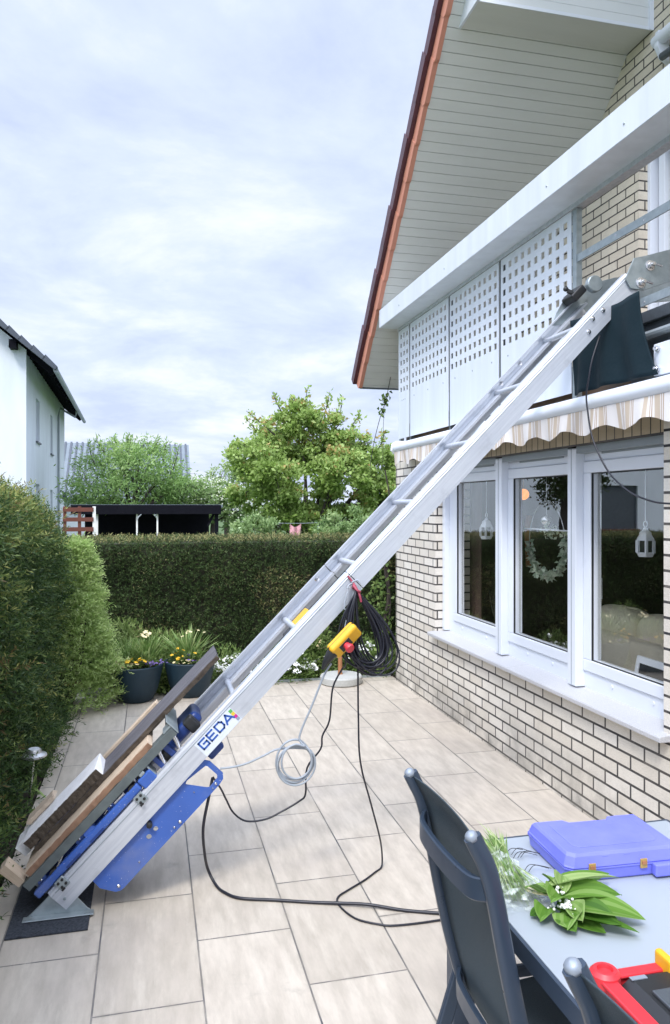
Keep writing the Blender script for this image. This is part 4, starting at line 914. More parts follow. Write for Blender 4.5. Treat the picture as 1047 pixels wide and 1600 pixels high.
# blue tool case
TC = thing('tool_case', 'blue plastic tool case with brass latches lying closed on the table', 'tool case', (1.44, 2.22, TZ))
cx0, cx1, cy0, cy1 = 1.245, 1.645, 2.075, 2.345
rz = R(-2.5); CCx, CCy = (cx0 + cx1) / 2, (cy0 + cy1) / 2
def cr_(p): x, y, z = p; x -= CCx; y -= CCy; return V(CCx + x * math.cos(rz) - y * math.sin(rz), CCy + x * math.sin(rz) + y * math.cos(rz), z)
def outline(i): return [(cx0 + i, cy0 + i + .02), (cx0 + i + .02, cy0 + i), (cx1 - i - .02, cy0 + i), (cx1 - i, cy0 + i + .02), (cx1 - i, cy1 - i), (1.53, cy1 - i), (1.515, cy1 - i - .022), (1.375, cy1 - i - .022), (1.36, cy1 - i), (cx0 + i, cy1 - i)]
def loft(levels):
    b = MB(); vv = []; ff = []
    for i, z in levels: vv += [cr_((x, y, z)) for x, y in outline(i)]
    n = 10
    for k in range(len(levels) - 1):
        for j in range(n): ff.append((k * n + j, k * n + (j + 1) % n, k * n + n + (j + 1) % n, k * n + n + j))
    ff += [tuple(range(n - 1, -1, -1)), tuple((len(levels) - 1) * n + j for j in range(n))]
    return b.add(vv, ff)
loft([(.010, TZ + .001), (.004, TZ + .008), (0, TZ + .038), (-.003, TZ + .040), (-.003, TZ + .045)]).build('lower_shell', 'caseblue', TC, bevel=.002)
loft([(-.003, TZ + .0462), (-.003, TZ + .051), (0, TZ + .053), (.008, TZ + .078), (.016, TZ + .086)]).build('lid', 'caseblue', TC, bevel=.005, seg=3)
loft([(.050, TZ + .0855), (.050, TZ + .0875), (.054, TZ + .0885)]).build('lid_panel', 'caseblue', TC, bevel=.001)
for xx in (1.325, 1.50):
    b = MB(); b.obox(cr_((xx, cy0 - .0045, TZ + .046)), V(math.cos(rz), math.sin(rz), 0), V(-math.sin(rz), math.cos(rz), 0), V(0, 0, 1), .012, .0025, .015); b.build('latch', 'brass', TC, bevel=.002)
    b = MB(); b.obox(cr_((xx, cy0 - .0085, TZ + .049)), V(math.cos(rz), math.sin(rz), 0), V(-math.sin(rz), math.cos(rz), 0), V(0, 0, 1), .007, .0014, .005); b.build('latch_tongue', 'copper', TC)
for xx in (1.375, 1.45):
    b = MB(); b.obox(cr_((xx, cy0 + .012, TZ + .074)), V(math.cos(rz), math.sin(rz), 0), V(-math.sin(rz), math.cos(rz), 0), V(0, 0, 1), .014, .006, .004); each(b, 'lid_rib', 'caseblue', TC, bevel=.003)
b = MB(); b.obox(cr_((1.585, cy0 - .012, TZ + .026)), V(math.cos(rz), math.sin(rz), 0), V(-math.sin(rz), math.cos(rz), 0), V(0, 0, 1), .055, .012, .019); b.build('handle', 'caseblue', TC, bevel=.005, seg=3)

# lily of the valley bunch
def leafsheet(b, base, yaw, ln, wd, rise, droop, roll=0.0, k=12, fold=.18, wav=0.0):
    base = Vector(base); d = V(math.cos(yaw), math.sin(yaw), 0); sd_ = V(-math.sin(yaw), math.cos(yaw), 0); vv = []; ff = []
    for i in range(k + 1):
        f = i / k; c = base + d * (ln * f) + V(0, 0, rise * f - droop * f * f * ln)
        ww = wd * .5 * (math.sin(math.pi * min(1, f * .94 + .06)) ** .75) * (1.12 - .25 * f)
        for j in range(-4, 5):
            g = j / 4; z = abs(g) * ww * fold * 2 + wav * math.sin(f * 9 + g * 2)
            vv.append(c + sd_ * (g * ww * math.cos(roll)) + V(0, 0, g * ww * math.sin(roll) + z))
    for i in range(k):
        for j in range(8): a = i * 9 + j; ff.append((a, a + 1, a + 10, a + 9))
    return b.add(vv, ff)
def leafy(name, specs, mat, parent):
    for sp_ in specs:
        b = MB(); leafsheet(b, *sp_[:-1]); o = b.build(name, mat, parent, smooth=True, auto=80)
        a = o.data.attributes.new('rnd', 'FLOAT', 'FACE'); a.data.foreach_set('value', np.clip(sp_[-1] + np.tile([.12, -.05, .07, -.10, -.12, .09, -.06, .10], len(o.data.polygons) // 8 + 1)[:len(o.data.polygons)], 0, 1).astype(np.float32))
LB = thing('lily_bunch', 'picked lily-of-the-valley bunch with broad green leaves and white bells on the table', 'flowers', (1.17, 1.93, TZ))
z0 = TZ + .012
leafy('leaf', [((1.10, 1.985, z0 + .03), R(12), .26, .062, .015, .05, .25, 12, .18, 0, .42), ((1.11, 1.975, z0 + .05), R(2), .24, .075, .03, .14, -.3, 12, .2, 0, .95),
     ((1.12, 1.93, z0 + .02), R(-28), .23, .105, .04, .22, .15, 12, .16, 0, .55), ((1.11, 1.91, z0 + .008), R(-40), .21, .075, .015, .08, -.2, 12, .16, 0, .2),
     ((1.12, 1.915, z0 + .0), R(-58), .13, .06, .0, .0, .2, 12, .16, 0, .3), ((1.13, 1.965, z0 + .02), R(150), .085, .075, .045, .3, .35, 12, .25, .004, .62),
     ((1.14, 1.945, z0 + .03), R(215), .075, .07, .05, .4, -.3, 12, .3, .004, .5), ((1.13, 1.90, z0 + .01), R(238), .085, .085, .02, .2, .3, 12, .2, .005, .6),
     ((1.115, 1.96, z0 + .025), R(-14), .20, .08, .05, .2, .2, 12, .2, .002, .35), ((1.12, 1.945, z0 + .012), R(-50), .18, .085, .02, .1, .3, 12, .2, .003, .12), ((1.145, 1.95, z0 + .045), R(60), .075, .055, .04, .4, .4, 10, .3, .003, .8), ((1.09, 1.935, z0 + .01), R(222), .07, .06, .02, .3, -.2, 10, .3, .004, .45), ((1.10, 1.90, z0 + .005), R(-85), .08, .06, .015, .2, .3, 10, .25, .004, .25),
     ((1.14, 1.915, z0 + .02), R(265), .085, .06, .03, .3, .5, 12, .3, .004, .7), ((1.16, 1.965, z0 + .02), R(115), .08, .05, .06, .3, .5, 12, .3, 0, .6), ((1.10, 1.95, z0 + .0), R(195), .07, .05, .0, 0, 0, 12, .1, 0, .1)], 'lily', LB)
b = MB()
for i in range(7): b.tube([(1.14 + rnd.uniform(-.02, .02), 1.96, z0 + .025), (1.09 + rnd.uniform(-.02, .01), 2.03 + rnd.uniform(-.02, .02), z0 + .02), (1.10 + rnd.uniform(-.04, .02), 2.085 + rnd.uniform(-.02, .02), z0 + .004)], .0022, 5, 4)
b.build('stem', 'cpetal', LB)
b = MB()
for (px, py, pz), m_ in (((1.135, 1.955, .060), 11), ((1.115, 1.895, .050), 15), ((1.135, 1.87, .03), 9), ((1.15, 1.90, .045), 7), ((1.095, 1.92, .035), 6)):
    for i in range(m_): b.ball((px + rnd.gauss(0, .009), py + rnd.gauss(0, .013), TZ + pz + rnd.gauss(0, .007)), rnd.uniform(.0035, .0052), 6)
b.build('blossom', 'wpetal', LB, smooth=True)
# chives in a bag
CH = thing('chive_bundle', 'bundle of cut chives half inside a clear plastic bag behind the chair back', 'herbs', (1.07, 2.2, TZ))
n = 420; f0 = G.random(n)
px = 1.085 + G.normal(0, .016, n); 
Pb = np.stack([px, 2.23 + G.normal(0, .012, n), TZ + .02 + abs(G.normal(0, .016, n))], 1)
dn_ = np.stack([-.16 + G.normal(0, .17, n), np.full(n, -1.0), -.02 + G.normal(0, .03, n)], 1); up_ = np.stack([.10 + G.normal(0, .24, n), np.full(n, 1.0), .05 + G.normal(0, .10, n)], 1)
half = G.random(n) < .55
Dd = np.where(half[:, None], dn_, up_); Ll = np.where(half, G.uniform(.18, .25, n), G.uniform(.08, .19, n))
leaves('blades', Pb, Dd, np.tile([[0, 0, 1.]], (n, 1)) + G.normal(0, .4, (n, 3)), Ll, .0042, f0, 'chive', CH, fold=.1)
b = MB(); vv = []; ff = []; K = 16
for i in range(15):
    f = i / 14; w_ = .026 + .062 * f ** .8; hh = .030 - .012 * f
    for j in range(K):
        A_ = 2 * math.pi * j / K; wr = 1 + .16 * math.sin(j * 2.7 + i * 1.3) + .10 * math.sin(j * 5 + i)
        vv.append((1.078 - .035 * f + w_ * math.cos(A_) * wr, 2.255 - .285 * f + .012 * math.sin(j * 3.1) * (f > .9), TZ + .004 + max(0, hh * (.9 + math.sin(A_)) * wr)))
for i in range(14):
    for j in range(K): ff.append((i * K + j, i * K + (j + 1) % K, i * K + K + (j + 1) % K, i * K + K + j))
b.add(vv, ff).build('bag', 'bag', CH)
b = MB()
for i in range(7):
    x0 = 1.13 + rnd.random() * .05; y0_ = 2.16 + rnd.random() * .14
    b.tube([(x0, y0_, TZ + .01), (x0 + .03, y0_ + .015, TZ + .022), (x0 + .06 + rnd.random() * .03, y0_ + rnd.uniform(-.01, .02), TZ + .012)], .0011, 5, 5)
b.build('tie_wire', 'black', CH)
# red tool tray
RB = thing('tool_tray', 'open red plastic tool tray with black battery pack at the bottom right edge', 'tray', (1.12, 1.42, TZ))
b = MB(); b.box(.985, 1.34, 1.16, 1.535, TZ + .001, TZ + .008); b.box(.985, .997, 1.16, 1.535, TZ + .0085, TZ + .092); b.box(.9975, 1.34, 1.523, 1.535, TZ + .0085, TZ + .085); b.build('tray', 'red', RB, bevel=.003)
b = MB(); b.box(.974, 1.012, 1.20, 1.505, TZ + .0925, TZ + .101); b.box(.976, .9845, 1.25, 1.33, TZ + .05, TZ + .091); b.box(.976, .9845, 1.37, 1.45, TZ + .05, TZ + .091); b.box(1.02, 1.34, 1.515, 1.545, TZ + .0855, TZ + .094); b.build('rim', 'red', RB, bevel=.004)
b = MB(); b.lathe([(.030, 0), (.034, .006), (.034, .030), (.026, .038), (.018, .038), (.016, .030)], (.999, 1.522, TZ + .075), 20); b.build('corner_hinge', 'red', RB, smooth=True, auto=30)
b = MB(); b.box(1.145, 1.165, 1.490, 1.55, TZ + .06, TZ + .125); b.build('lever', 'yellow', RB, bevel=.008, seg=3)
bp = MB(); bp.prism([(1.015, TZ + .01), (1.015, TZ + .075), (1.05, TZ + .098), (1.16, TZ + .098), (1.19, TZ + .07), (1.19, TZ + .01)], lambda p, y: (p[0], y, p[1]), 1.22, 1.505); pk = bp.build('battery_pack', 'black', RB, bevel=.006, seg=3)
b = MB()
for i in range(14): b.box(1.013, 1.0155, 1.235 + i * .019, 1.243 + i * .019, TZ + .02, TZ + .072)
b.box(1.06, 1.15, 1.25, 1.44, TZ + .0985, TZ + .106); each(b, 'grip_rib', 'dsteel', pk, bevel=.002)
b = MB(); b.box(1.045, 1.085, 1.488, 1.500, TZ + .0985, TZ + .1005); b.build('label_strip', 'cap', pk)

# ------------------------------------------------------------------ behind the window
def lantern(x, y, z0, sc_, top, lbl):
    t = thing('lantern', lbl, 'lantern', (x, y, z0)); b = MB(); n = 6; r1 = .046 * sc_; h = .085 * sc_
    ax = [(math.cos(math.pi / 6 + i * math.pi / 3), math.sin(math.pi / 6 + i * math.pi / 3)) for i in range(6)]
    b.lathe([(r1 * .82, 0), (r1, .016 * sc_), (r1, .024 * sc_), (r1 * .6, .024 * sc_)], (x, y, z0), 6); b.lathe([(r1 * .9, h), (r1 * 1.06, h), (r1 * 1.0, h + .01 * sc_), (r1 * .72, h + .03 * sc_), (r1 * .70, h + .042 * sc_), (r1 * .30, h + .056 * sc_), (r1 * .26, h + .066 * sc_), (0, h + .07 * sc_)], (x, y, z0), 6)
    for i in range(6):
        A_ = i * math.pi / 3; b.bar((x + r1 * .96 * math.cos(A_), y + r1 * .96 * math.sin(A_), z0 + .02 * sc_), (x + r1 * .96 * math.cos(A_), y + r1 * .96 * math.sin(A_), z0 + h), .012 * sc_, .012 * sc_, (1, 0, 0))
    b.build('body', 'white', t)
    c = MB(); c.lathe([(r1 * .80, .024 * sc_), (r1 * .80, h)], (x, y, z0), 6); c.build('pane', 'black', t)
    c = MB(); zc = z0 + h + .07 * sc_ + .016 * sc_; c.tube([(x, y + .016 * sc_ * math.cos(R(a)), zc + .016 * sc_ * math.sin(R(a))) for a in range(0, 361, 30)], .003, 6); c.tube([(x, y, zc + .016 * sc_), (x, y, top)], .003, 5); c.build('hanger', 'white', t)
lantern(2.90, 4.00, 1.592, 1.15, 2.16, 'larger white hexagonal lantern hanging behind the right window pane')
lantern(2.92, 6.27, 1.60, 1.25, 2.16, 'small white lantern hanging behind the left window pane')
ER = thing('wire_wreath', 'egg-shaped wire hoop with pale leaves hanging in the middle window', 'wreath', (2.88, 5.14, 1.38))
def egg(a): return (2.88, 5.14 + .262 * math.cos(a) * (1 - .10 * math.sin(a)), 1.655 + .278 * math.sin(a))
b = MB(); b.tube([egg(R(a)) for a in range(0, 361, 10)], .0036, 6); b.tube([egg(R(90)), (2.88, 5.14, 2.14)], .0022, 5); b.tube([egg(R(90)), (2.88, 5.14, 1.83)], .0015, 5); b.build('hoop', 'wire', ER)
n = 260; aa = G.uniform(R(168), R(352), n); pe = np.array([egg(a) for a in aa]); dd = rdir(n); 
leaves('dried_leaves', pe + G.normal(0, .010, (n, 3)), dd, rdir(n), G.uniform(.035, .06, n), .034, G.random(n), 'euc', ER)
b = MB(); b.ball((2.88, 5.14, 1.79), .042, 12); b.build('glass_ball', 'steel', ER, smooth=True)
n = 70; leaves('tinsel', np.array([[2.88, 5.09, 1.71]]) + G.normal(0, 1, (n, 3)) * [.015, .05, .018], rdir(n), rdir(n), .035, .022, G.random(n), 'euc', ER)
o = MB().tube([(2.84, 5.40, 1.722), (2.84, 4.50, 1.722)], .006, 8).build('curtain_rod', 'white'); tag(o, 'thin white rod across the middle window pane', 'rod'); at_base(o, (2.84, 4.95, 1.722))
CO = thing('glass_cloche', 'clear glass dome with knob over a plant, on the sill in the middle window', 'glass dome', (2.95, 5.30, .725))
b = MB(); b.lathe([(.20, 0), (.205, .02), (.19, .07), (.15, .12), (.08, .15), (0, .158)], (2.985, 5.28, .726), 28); b.build('dome', 'thin', CO, smooth=True)
b = MB(); b.ball((2.985, 5.28, .905), .02, 8); b.tube([(2.985, 5.28, .884), (2.985, 5.28, .892)], .01, 8); b.build('knob', 'steel', CO, smooth=True)
n = 160; leaves('moss', np.array([[2.985, 5.28, .735]]) + G.normal(0, 1, (n, 3)) * [.05, .06, .018] + [0, 0, .03], rdir(n, .5), rdir(n), .06, .03, G.random(n), 'euc', CO)
TW = thing('twig_pot', 'pot with dark bare twigs standing behind the left window', 'plant pot', (2.99, 6.2, .725))
b = MB(); b.lathe([(.05, 0), (.065, .10), (.06, .105), (.055, .095)], (2.99, 6.2, .726), 16); b.build('pot', 'pot', TW)
b = MB()
for i in range(9):
    p = V(2.99, 6.2 + rnd.uniform(-.03, .03), .80); pts = [p]
    dr = V(rnd.uniform(-.2, .2), rnd.uniform(-.55, .55), 1).normalized()
    for k_ in range(5): dr = (dr + V(rnd.uniform(-.3, .3), rnd.uniform(-.5, .5), .25)).normalized(); pts.append(pts[-1] + dr * rnd.uniform(.05, .10))
    b.tube(pts, [.009, .007, .006, .005, .004, .003], 5)
b.build('twigs', 'twig', TW)
PF = thing('picture_frame', 'small white picture frame leaning on the sill in the right window corner', 'frame', (2.90, 3.95, .727))
fy = [(3.83, 0), (4.09, 0)]
b = MB()
def pfp(a, h, d_): return V(2.865 + .05 * h / .19 + d_, a, .727 + h * 1.32)
for (a0, a1, h0, h1) in ((3.78, 4.10, 0, .03), (3.78, 4.10, .16, .19), (3.78, 3.81, .0301, .1599), (4.07, 4.10, .0301, .1599)):
    b.add([pfp(a0, h0, 0), pfp(a1, h0, 0), pfp(a1, h1, 0), pfp(a0, h1, 0), pfp(a0, h0, .015), pfp(a1, h0, .015), pfp(a1, h1, .015), pfp(a0, h1, .015)], [(0, 1, 2, 3), (7, 6, 5, 4), (0, 4, 5, 1), (1, 5, 6, 2), (2, 6, 7, 3), (3, 7, 4, 0)])
b.build('rim', 'white', PF)
b = MB(); b.add([pfp(3.805, .025, .006), pfp(4.075, .025, .006), pfp(4.075, .165, .006), pfp(3.805, .165, .006), pfp(3.805, .025, .012), pfp(4.075, .025, .012), pfp(4.075, .165, .012), pfp(3.805, .165, .012)], [(0, 1, 2, 3), (7, 6, 5, 4), (0, 4, 5, 1), (1, 5, 6, 2), (2, 6, 7, 3), (3, 7, 4, 0)]); b.build('picture', 'black', PF)
SF = thing('sofa', 'pale beige sofa with back cushions seen through the right window', 'sofa', (3.7, 4.6, .1))
def cushion(b, c, hx, hy, hz, p=.55, n=12, m=18):
    vv = []; ff = []
    for i in range(n + 1):
        ph = -math.pi / 2 + math.pi * i / n
        for j in range(m):
            a = 2 * math.pi * j / m; sg = lambda v, q_: math.copysign(abs(v) ** q_, v)
            vv.append((c[0] + hx * sg(math.cos(ph), p) * sg(math.cos(a), p) + .008 * math.sin(j * 2 + i), c[1] + hy * sg(math.cos(ph), p) * sg(math.sin(a), p), c[2] + hz * sg(math.sin(ph), p) + .006 * math.sin(j * 1.7)))
    for i in range(n):
        for j in range(m): ff.append((i * m + j, i * m + (j + 1) % m, i * m + m + (j + 1) % m, i * m + m + j))
    return b.add(vv, ff)
cushion(MB(), (3.45, 4.55, .52), .14, 1.10, .42, .25).build('back_rest', 'sofa', SF, smooth=True)
cushion(MB(), (3.9, 4.55, .35), .42, 1.08, .16, .3).build('seat', 'sofa', SF, smooth=True)
for yy in (5.18, 4.62, 4.06): cushion(MB(), (3.55, yy, .90), .13, .29, .22, .55).build('cushion', 'sofa', SF, smooth=True)
AL = thing('room_lamp', 'glowing amber lamp in the dark room behind the middle window', 'lamp', (3.55, 6.78, 1.98))
b = MB(); b.ball((3.55, 6.78, 2.01), .055, 10); b.build('shade', 'lampglow', AL, smooth=True)
b = MB(); b.tube([(3.55, 6.78, 2.08), (3.55, 6.78, 2.5)], .006, 6); b.build('cord', 'copper', AL)
o = MB().tube([(3.62, 6.80, 1.3), (3.60, 6.79, 1.62), (3.62, 6.80, 1.8)], .03, 8, 4).build('copper_ornament', 'copper'); tag(o, 'dull copper-coloured ornament below the amber lamp indoors', 'ornament'); at_base(o, (3.62, 6.8, 1.3))
b = MB(); vv = []; ff = []
for i in range(41):
    y = 6.60 + .75 * i / 40; xx = 3.02 + .02 * math.sin(i * 1.15)
    vv += [(xx, y, .74), (xx, y, 2.48)]
for i in range(40): ff.append((2 * i, 2 * i + 2, 2 * i + 3, 2 * i + 1))
o = b.add(vv, ff).build('curtain', 'curtain'); md = o.modifiers.new('t', 'SOLIDIFY'); md.thickness = .004
tag(o, 'dull brown curtain indoors behind the left window', 'curtain'); at_base(o, (3.02, 7.0, .74))

# ------------------------------------------------------------------ hedges and shrubs
def sprays(C0, D0, per, nl, stem, nw, rng_rn, up=None):
    """C0,D0: spray base points and directions; returns arrays for needle leaves along each spray"""
    n = len(C0); D0 = D0 / np.linalg.norm(D0, axis=1, keepdims=True)
    f = np.tile(np.linspace(.05, 1, per), n); C1 = np.repeat(C0, per, 0); D1 = np.repeat(D0, per, 0)
    sl = np.repeat(G.uniform(.7, 1.3, n) * stem, per)
    P_ = C1 + D1 * (f * sl)[:, None]; P_[:, 2] -= (f ** 2 * sl * .18)
    rr = rdir(n * per); DD = D1 * .75 + rr * .75
    rn = np.clip(np.repeat(rng_rn, per) + f * .18 + G.normal(0, .07, n * per) - .08, 0, 1)
    return P_, DD, rr[::-1], G.uniform(.75, 1.25, n * per) * nl, nw, rn
# left yew hedge: cross-section face at x=-.8, rounded top, falling off to the far end
YH = thing('yew_hedge', 'tall dark yew hedge with rounded top filling the left edge of the photo', 'hedge', (-1.3, 4.5, -.02))
def htop(y): return float(np.interp(y, [1, 3.5, 5.0, 5.8, 6.6, 7.1, 7.5, 7.85], [2.16, 2.14, 2.03, 2.00, 1.97, 1.92, 1.79, 1.46]))
def hface(y, v):   # v 0 bottom .. 1 crest front .. 1.5 back top
    H_ = htop(y); xf = -.885 - .10 * max(0, y - 7.0) / .7
    if v < .8: z = v / .8 * (H_ - .32); x = xf + .05 * math.sin(v * 9 + y * 2.1) * .6 - .03 * math.sin(y * 5.2) + (.05 if v < .1 else 0)
    else:
        a = (v - .8) / .7 * math.pi / 2 * 1.15; x = xf - .45 * (1 - math.cos(min(a, 1.57))) - (.5 * max(0, a - 1.57)); z = H_ - .32 + .32 * math.sin(min(a, 1.57))
    return x, z
b = MB(); vv = []; ff = []; ny, nv = 60, 24
for i in range(ny + 1):
    y = 1.0 + 6.75 * i / ny
    for j in range(nv + 1):
        v = 1.5 * j / nv; x, z = hface(y, v); vv.append((x - .07 + .025 * math.sin(i * 1.7 + j), y, z * .985 - .01))
    vv.append((-2.1, y, htop(y) - .1)); vv.append((-2.1, y, -.03))
kk = nv + 3
for i in range(ny):
    for j in range(kk): a, c = i * kk + j, i * kk + (j + 1) % kk; ff.append((a, c, c + kk, a + kk))
ff += [tuple(range(kk - 1, -1, -1)), tuple(ny * kk + j for j in range(kk))]
b.add(vv, ff).build('twig_mass', 'core', YH)
nc = 1150; yc = 3.0 + 4.8 * G.random(nc) ** .9; vc = G.random(nc) * 1.4
CC = np.array([(lambda t: (t[0], y, t[1]))(hface(y, v)) for y, v in zip(yc, vc)])
outn = np.stack([np.where(vc > .85, .55, 1.0), G.normal(0, .35, nc), np.where(vc > .85, 1.0, .35) + G.normal(0, .3, nc)], 1)
endm = G.random(nc) < .13          # far end of the hedge, turned to the patio corner
CC[endm, 1] = 7.74 + G.normal(0, .04, endm.sum()); CC[endm, 0] = -.85 - G.random(endm.sum()) * .9; CC[endm, 2] = G.random(endm.sum()) * 1.4; outn[endm] = [.5, .8, .4]
outn /= np.linalg.norm(outn, axis=1, keepdims=True)
CC += outn * G.uniform(-.12, .03, nc)[:, None]; CC[:, 2] -= .03
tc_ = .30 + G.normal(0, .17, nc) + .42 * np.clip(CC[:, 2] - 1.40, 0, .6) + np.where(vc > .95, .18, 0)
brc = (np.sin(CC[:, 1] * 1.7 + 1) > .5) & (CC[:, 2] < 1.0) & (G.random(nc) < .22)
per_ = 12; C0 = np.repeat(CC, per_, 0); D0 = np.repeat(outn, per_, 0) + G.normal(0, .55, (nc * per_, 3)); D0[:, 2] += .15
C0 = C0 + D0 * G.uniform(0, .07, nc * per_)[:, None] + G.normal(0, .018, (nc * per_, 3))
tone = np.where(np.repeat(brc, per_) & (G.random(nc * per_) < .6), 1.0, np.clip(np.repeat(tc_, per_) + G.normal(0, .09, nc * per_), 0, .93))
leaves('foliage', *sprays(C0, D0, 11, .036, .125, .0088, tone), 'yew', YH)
n = 420; C0 = np.stack([np.full(n, -.82), 4.0 + .5 * G.random(n), .3 + .9 * G.random(n)], 1)
b = MB()
for i in range(24):
    y = 6.7 + rnd.random() * 1.0; z = rnd.uniform(.05, .5); b.tube([(-.90, y, z - .3), (-.86, y + .03, z), (-.85, y + rnd.uniform(-.1, .1), z + rnd.uniform(.2, .5))], .006, 5, 3)
each(b, 'bare_stem', 'bark', YH)
# back hedge (clipped thuja), front face at y ~ 8.72
BH = thing('clipped_hedge', 'long flat-topped clipped hedge, brown-green, closing the patio at the back', 'hedge', (1.3, 9.2, -.05))
b = MB(); vv = []; ff = []; nx_, nz_ = 90, 20
for i in range(nx_ + 1):
    x = -2.4 + 9.0 * i / nx_
    for j in range(nz_ + 1): z = -.05 + 1.52 * j / nz_; vv.append((x, 8.78 + .03 * math.sin(x * 6 + z * 4) + rnd.uniform(-.015, .015), z))
    vv += [(x, 9.7, 1.47), (x, 9.7, -.05)]
kk = nz_ + 3
for i in range(nx_):
    for j in range(kk): a, c = i * kk + j, i * kk + (j + 1) % kk; ff.append((a, c, c + kk, a + kk))
ff += [tuple(range(kk - 1, -1, -1)), tuple(nx_ * kk + j for j in range(kk))]
b.add(vv, ff).build('twig_mass', 'core', BH)
n = 34000; x = -1.6 + 5.6 * G.random(n); z = 1.50 * G.random(n) ** .9; top = G.random(n) < .22
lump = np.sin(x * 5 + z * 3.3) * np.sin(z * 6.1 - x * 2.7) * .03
y = 8.72 + lump + G.normal(0, .028, n); y[top] = 8.70 + 1.0 * G.random(top.sum()); z[top] = 1.49 + G.normal(0, .016, top.sum())
D0 = np.stack([G.normal(0, .6, n), np.full(n, -1.0), G.normal(.2, .6, n)], 1); D0[top] = rdir(top.sum(), .9)
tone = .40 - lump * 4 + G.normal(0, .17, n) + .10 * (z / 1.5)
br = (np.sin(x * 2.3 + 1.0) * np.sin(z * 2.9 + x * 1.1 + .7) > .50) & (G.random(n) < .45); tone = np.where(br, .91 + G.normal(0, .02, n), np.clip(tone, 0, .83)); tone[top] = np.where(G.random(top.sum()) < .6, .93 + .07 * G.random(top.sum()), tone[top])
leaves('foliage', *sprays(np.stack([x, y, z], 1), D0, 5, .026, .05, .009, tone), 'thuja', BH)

def plant(name, lbl, cat, base, group=None): return thing(name, lbl, cat, base, group)
# feathery light green shrub at the back left corner
LS = plant('feathery_shrub', 'light green feathery shrub between yew hedge and first planter', 'shrub', (-.72, 7.5, -.015))
n = 7000; zf = G.random(n) ** .85; th = G.random(n) * 2 * np.pi
rad = (.09 + .36 * np.sin(np.clip((1 - zf) * 1.28 + .12, 0, 1.57)) ** 1.1) * (1 + .14 * np.sin(th * 3 + zf * 9) + .08 * np.sin(zf * 31))
rr = rad * np.sqrt(.35 + .65 * G.random(n))
C0 = np.stack([-.76 + rr * np.cos(th) * 1.0, 7.5 + rr * np.sin(th) * .75, .03 + 1.50 * zf], 1)
D0 = np.stack([np.cos(th) * .8, np.sin(th) * .8, np.full(n, .55)], 1) + G.normal(0, .4, (n, 3))
tone = .45 + .25 * (rr / rad - .8) * 3 + G.normal(0, .15, n)
leaves('foliage', *sprays(C0, D0, 9, .034, .12, .0095, np.clip(tone, 0, 1)), 'lightshrub', LS)
b = MB()
for i in range(9): a = i * .7; b.tube([(-.74, 7.5, -.02), (-.74 + .12 * math.cos(a), 7.5 + .12 * math.sin(a), .5), (-.74 + .16 * math.cos(a), 7.5 + .16 * math.sin(a), 1.0)], [.012, .009, .004], 6, 3)
b.build('stem', 'bark', LS)

# planters
def blades(parent, c, n, ln, spread, wd, mat='blade', name='blades', up=1.0):
    th = G.random(n) * 2 * np.pi; r_ = spread * G.random(n)
    P_ = np.stack([c[0] + .35 * r_ * np.cos(th), c[1] + .35 * r_ * np.sin(th), np.full(n, c[2])], 1)
    D1 = np.stack([np.cos(th) * r_ * 2.2, np.sin(th) * r_ * 2.2, np.full(n, up)], 1) + G.normal(0, .12, (n, 3)); D1 /= np.linalg.norm(D1, axis=1, keepdims=True)
    L1 = ln * G.uniform(.6, 1.1, n); rn = G.random(n)
    P2 = P_ + D1 * (L1 * .5)[:, None]; D2 = D1.copy(); D2[:, :2] *= 1.5; D2[:, 2] *= .62
    Uu = np.stack([-np.sin(th), np.cos(th), np.zeros(n)], 1); Uu = np.cross(D1, Uu)
    leaves(name, np.concatenate([P_, P2]), np.concatenate([D1, D2]), np.concatenate([Uu, Uu]), np.concatenate([L1 * .62, L1 * .55]), wd, np.concatenate([rn, np.clip(rn + .15, 0, 1)]), mat, parent, .1)
def blooms(parent, c, n, sx, sy, sz, r, mat, name='bloom', flat=.6):
    b = MB()
    ctr = [(rnd.gauss(0, sx), rnd.gauss(0, sy), abs(rnd.gauss(0, sz))) for _ in range(max(3, n // 7))] if n > 40 else None
    for i in range(n):
        if ctr:
            q0 = rnd.choice(ctr); p = (c[0] + q0[0] + rnd.gauss(0, .022), c[1] + q0[1] + rnd.gauss(0, .02), c[2] + q0[2] + rnd.gauss(0, .014))
        else: p = (c[0] + rnd.gauss(0, sx), c[1] + rnd.gauss(0, sy), c[2] + abs(rnd.gauss(0, sz)))
        rr_ = r * rnd.uniform(.7, 1.2); ax = V(rnd.gauss(0, .4), rnd.gauss(-.4, .4), 1).normalized(); x_ = ax.cross(V(.3, 1, .2)).normalized(); y_ = ax.cross(x_)
        k = 5; vv = [Vector(p) - ax * rr_ * .25]; 
        for j in range(k * 2): q_ = rr_ * (1 if j % 2 == 0 else .62); A_ = math.pi * j / k; vv.append(Vector(p) + x_ * q_ * math.cos(A_) + y_ * q_ * math.sin(A_) + ax * rr_ * .12)
        b.add(vv, [(0, 1 + j, 1 + (j + 1) % (2 * k)) for j in range(2 * k)])
    if n <= 40: each(b, name, mat, parent)
    else: b.build(name, mat, parent)['kind'] = 'stuff'
def tuft(parent, c, n, rx, rz, ln, wd, mat='herb', name='foliage', tone=.5, flat=1.0):
    d_ = rdir(n); d_[:, 2] = abs(d_[:, 2]) * flat; r_ = G.random(n) ** .4
    P_ = np.array([c]) + d_ * r_[:, None] * [rx, rx, rz]
    leaves(name, P_, d_ + G.normal(0, .55, (n, 3)), rdir(n), G.uniform(.7, 1.3, n) * ln, wd, np.clip(tone - .25 + .4 * r_ + G.normal(0, .16, n), 0, 1), mat, parent)
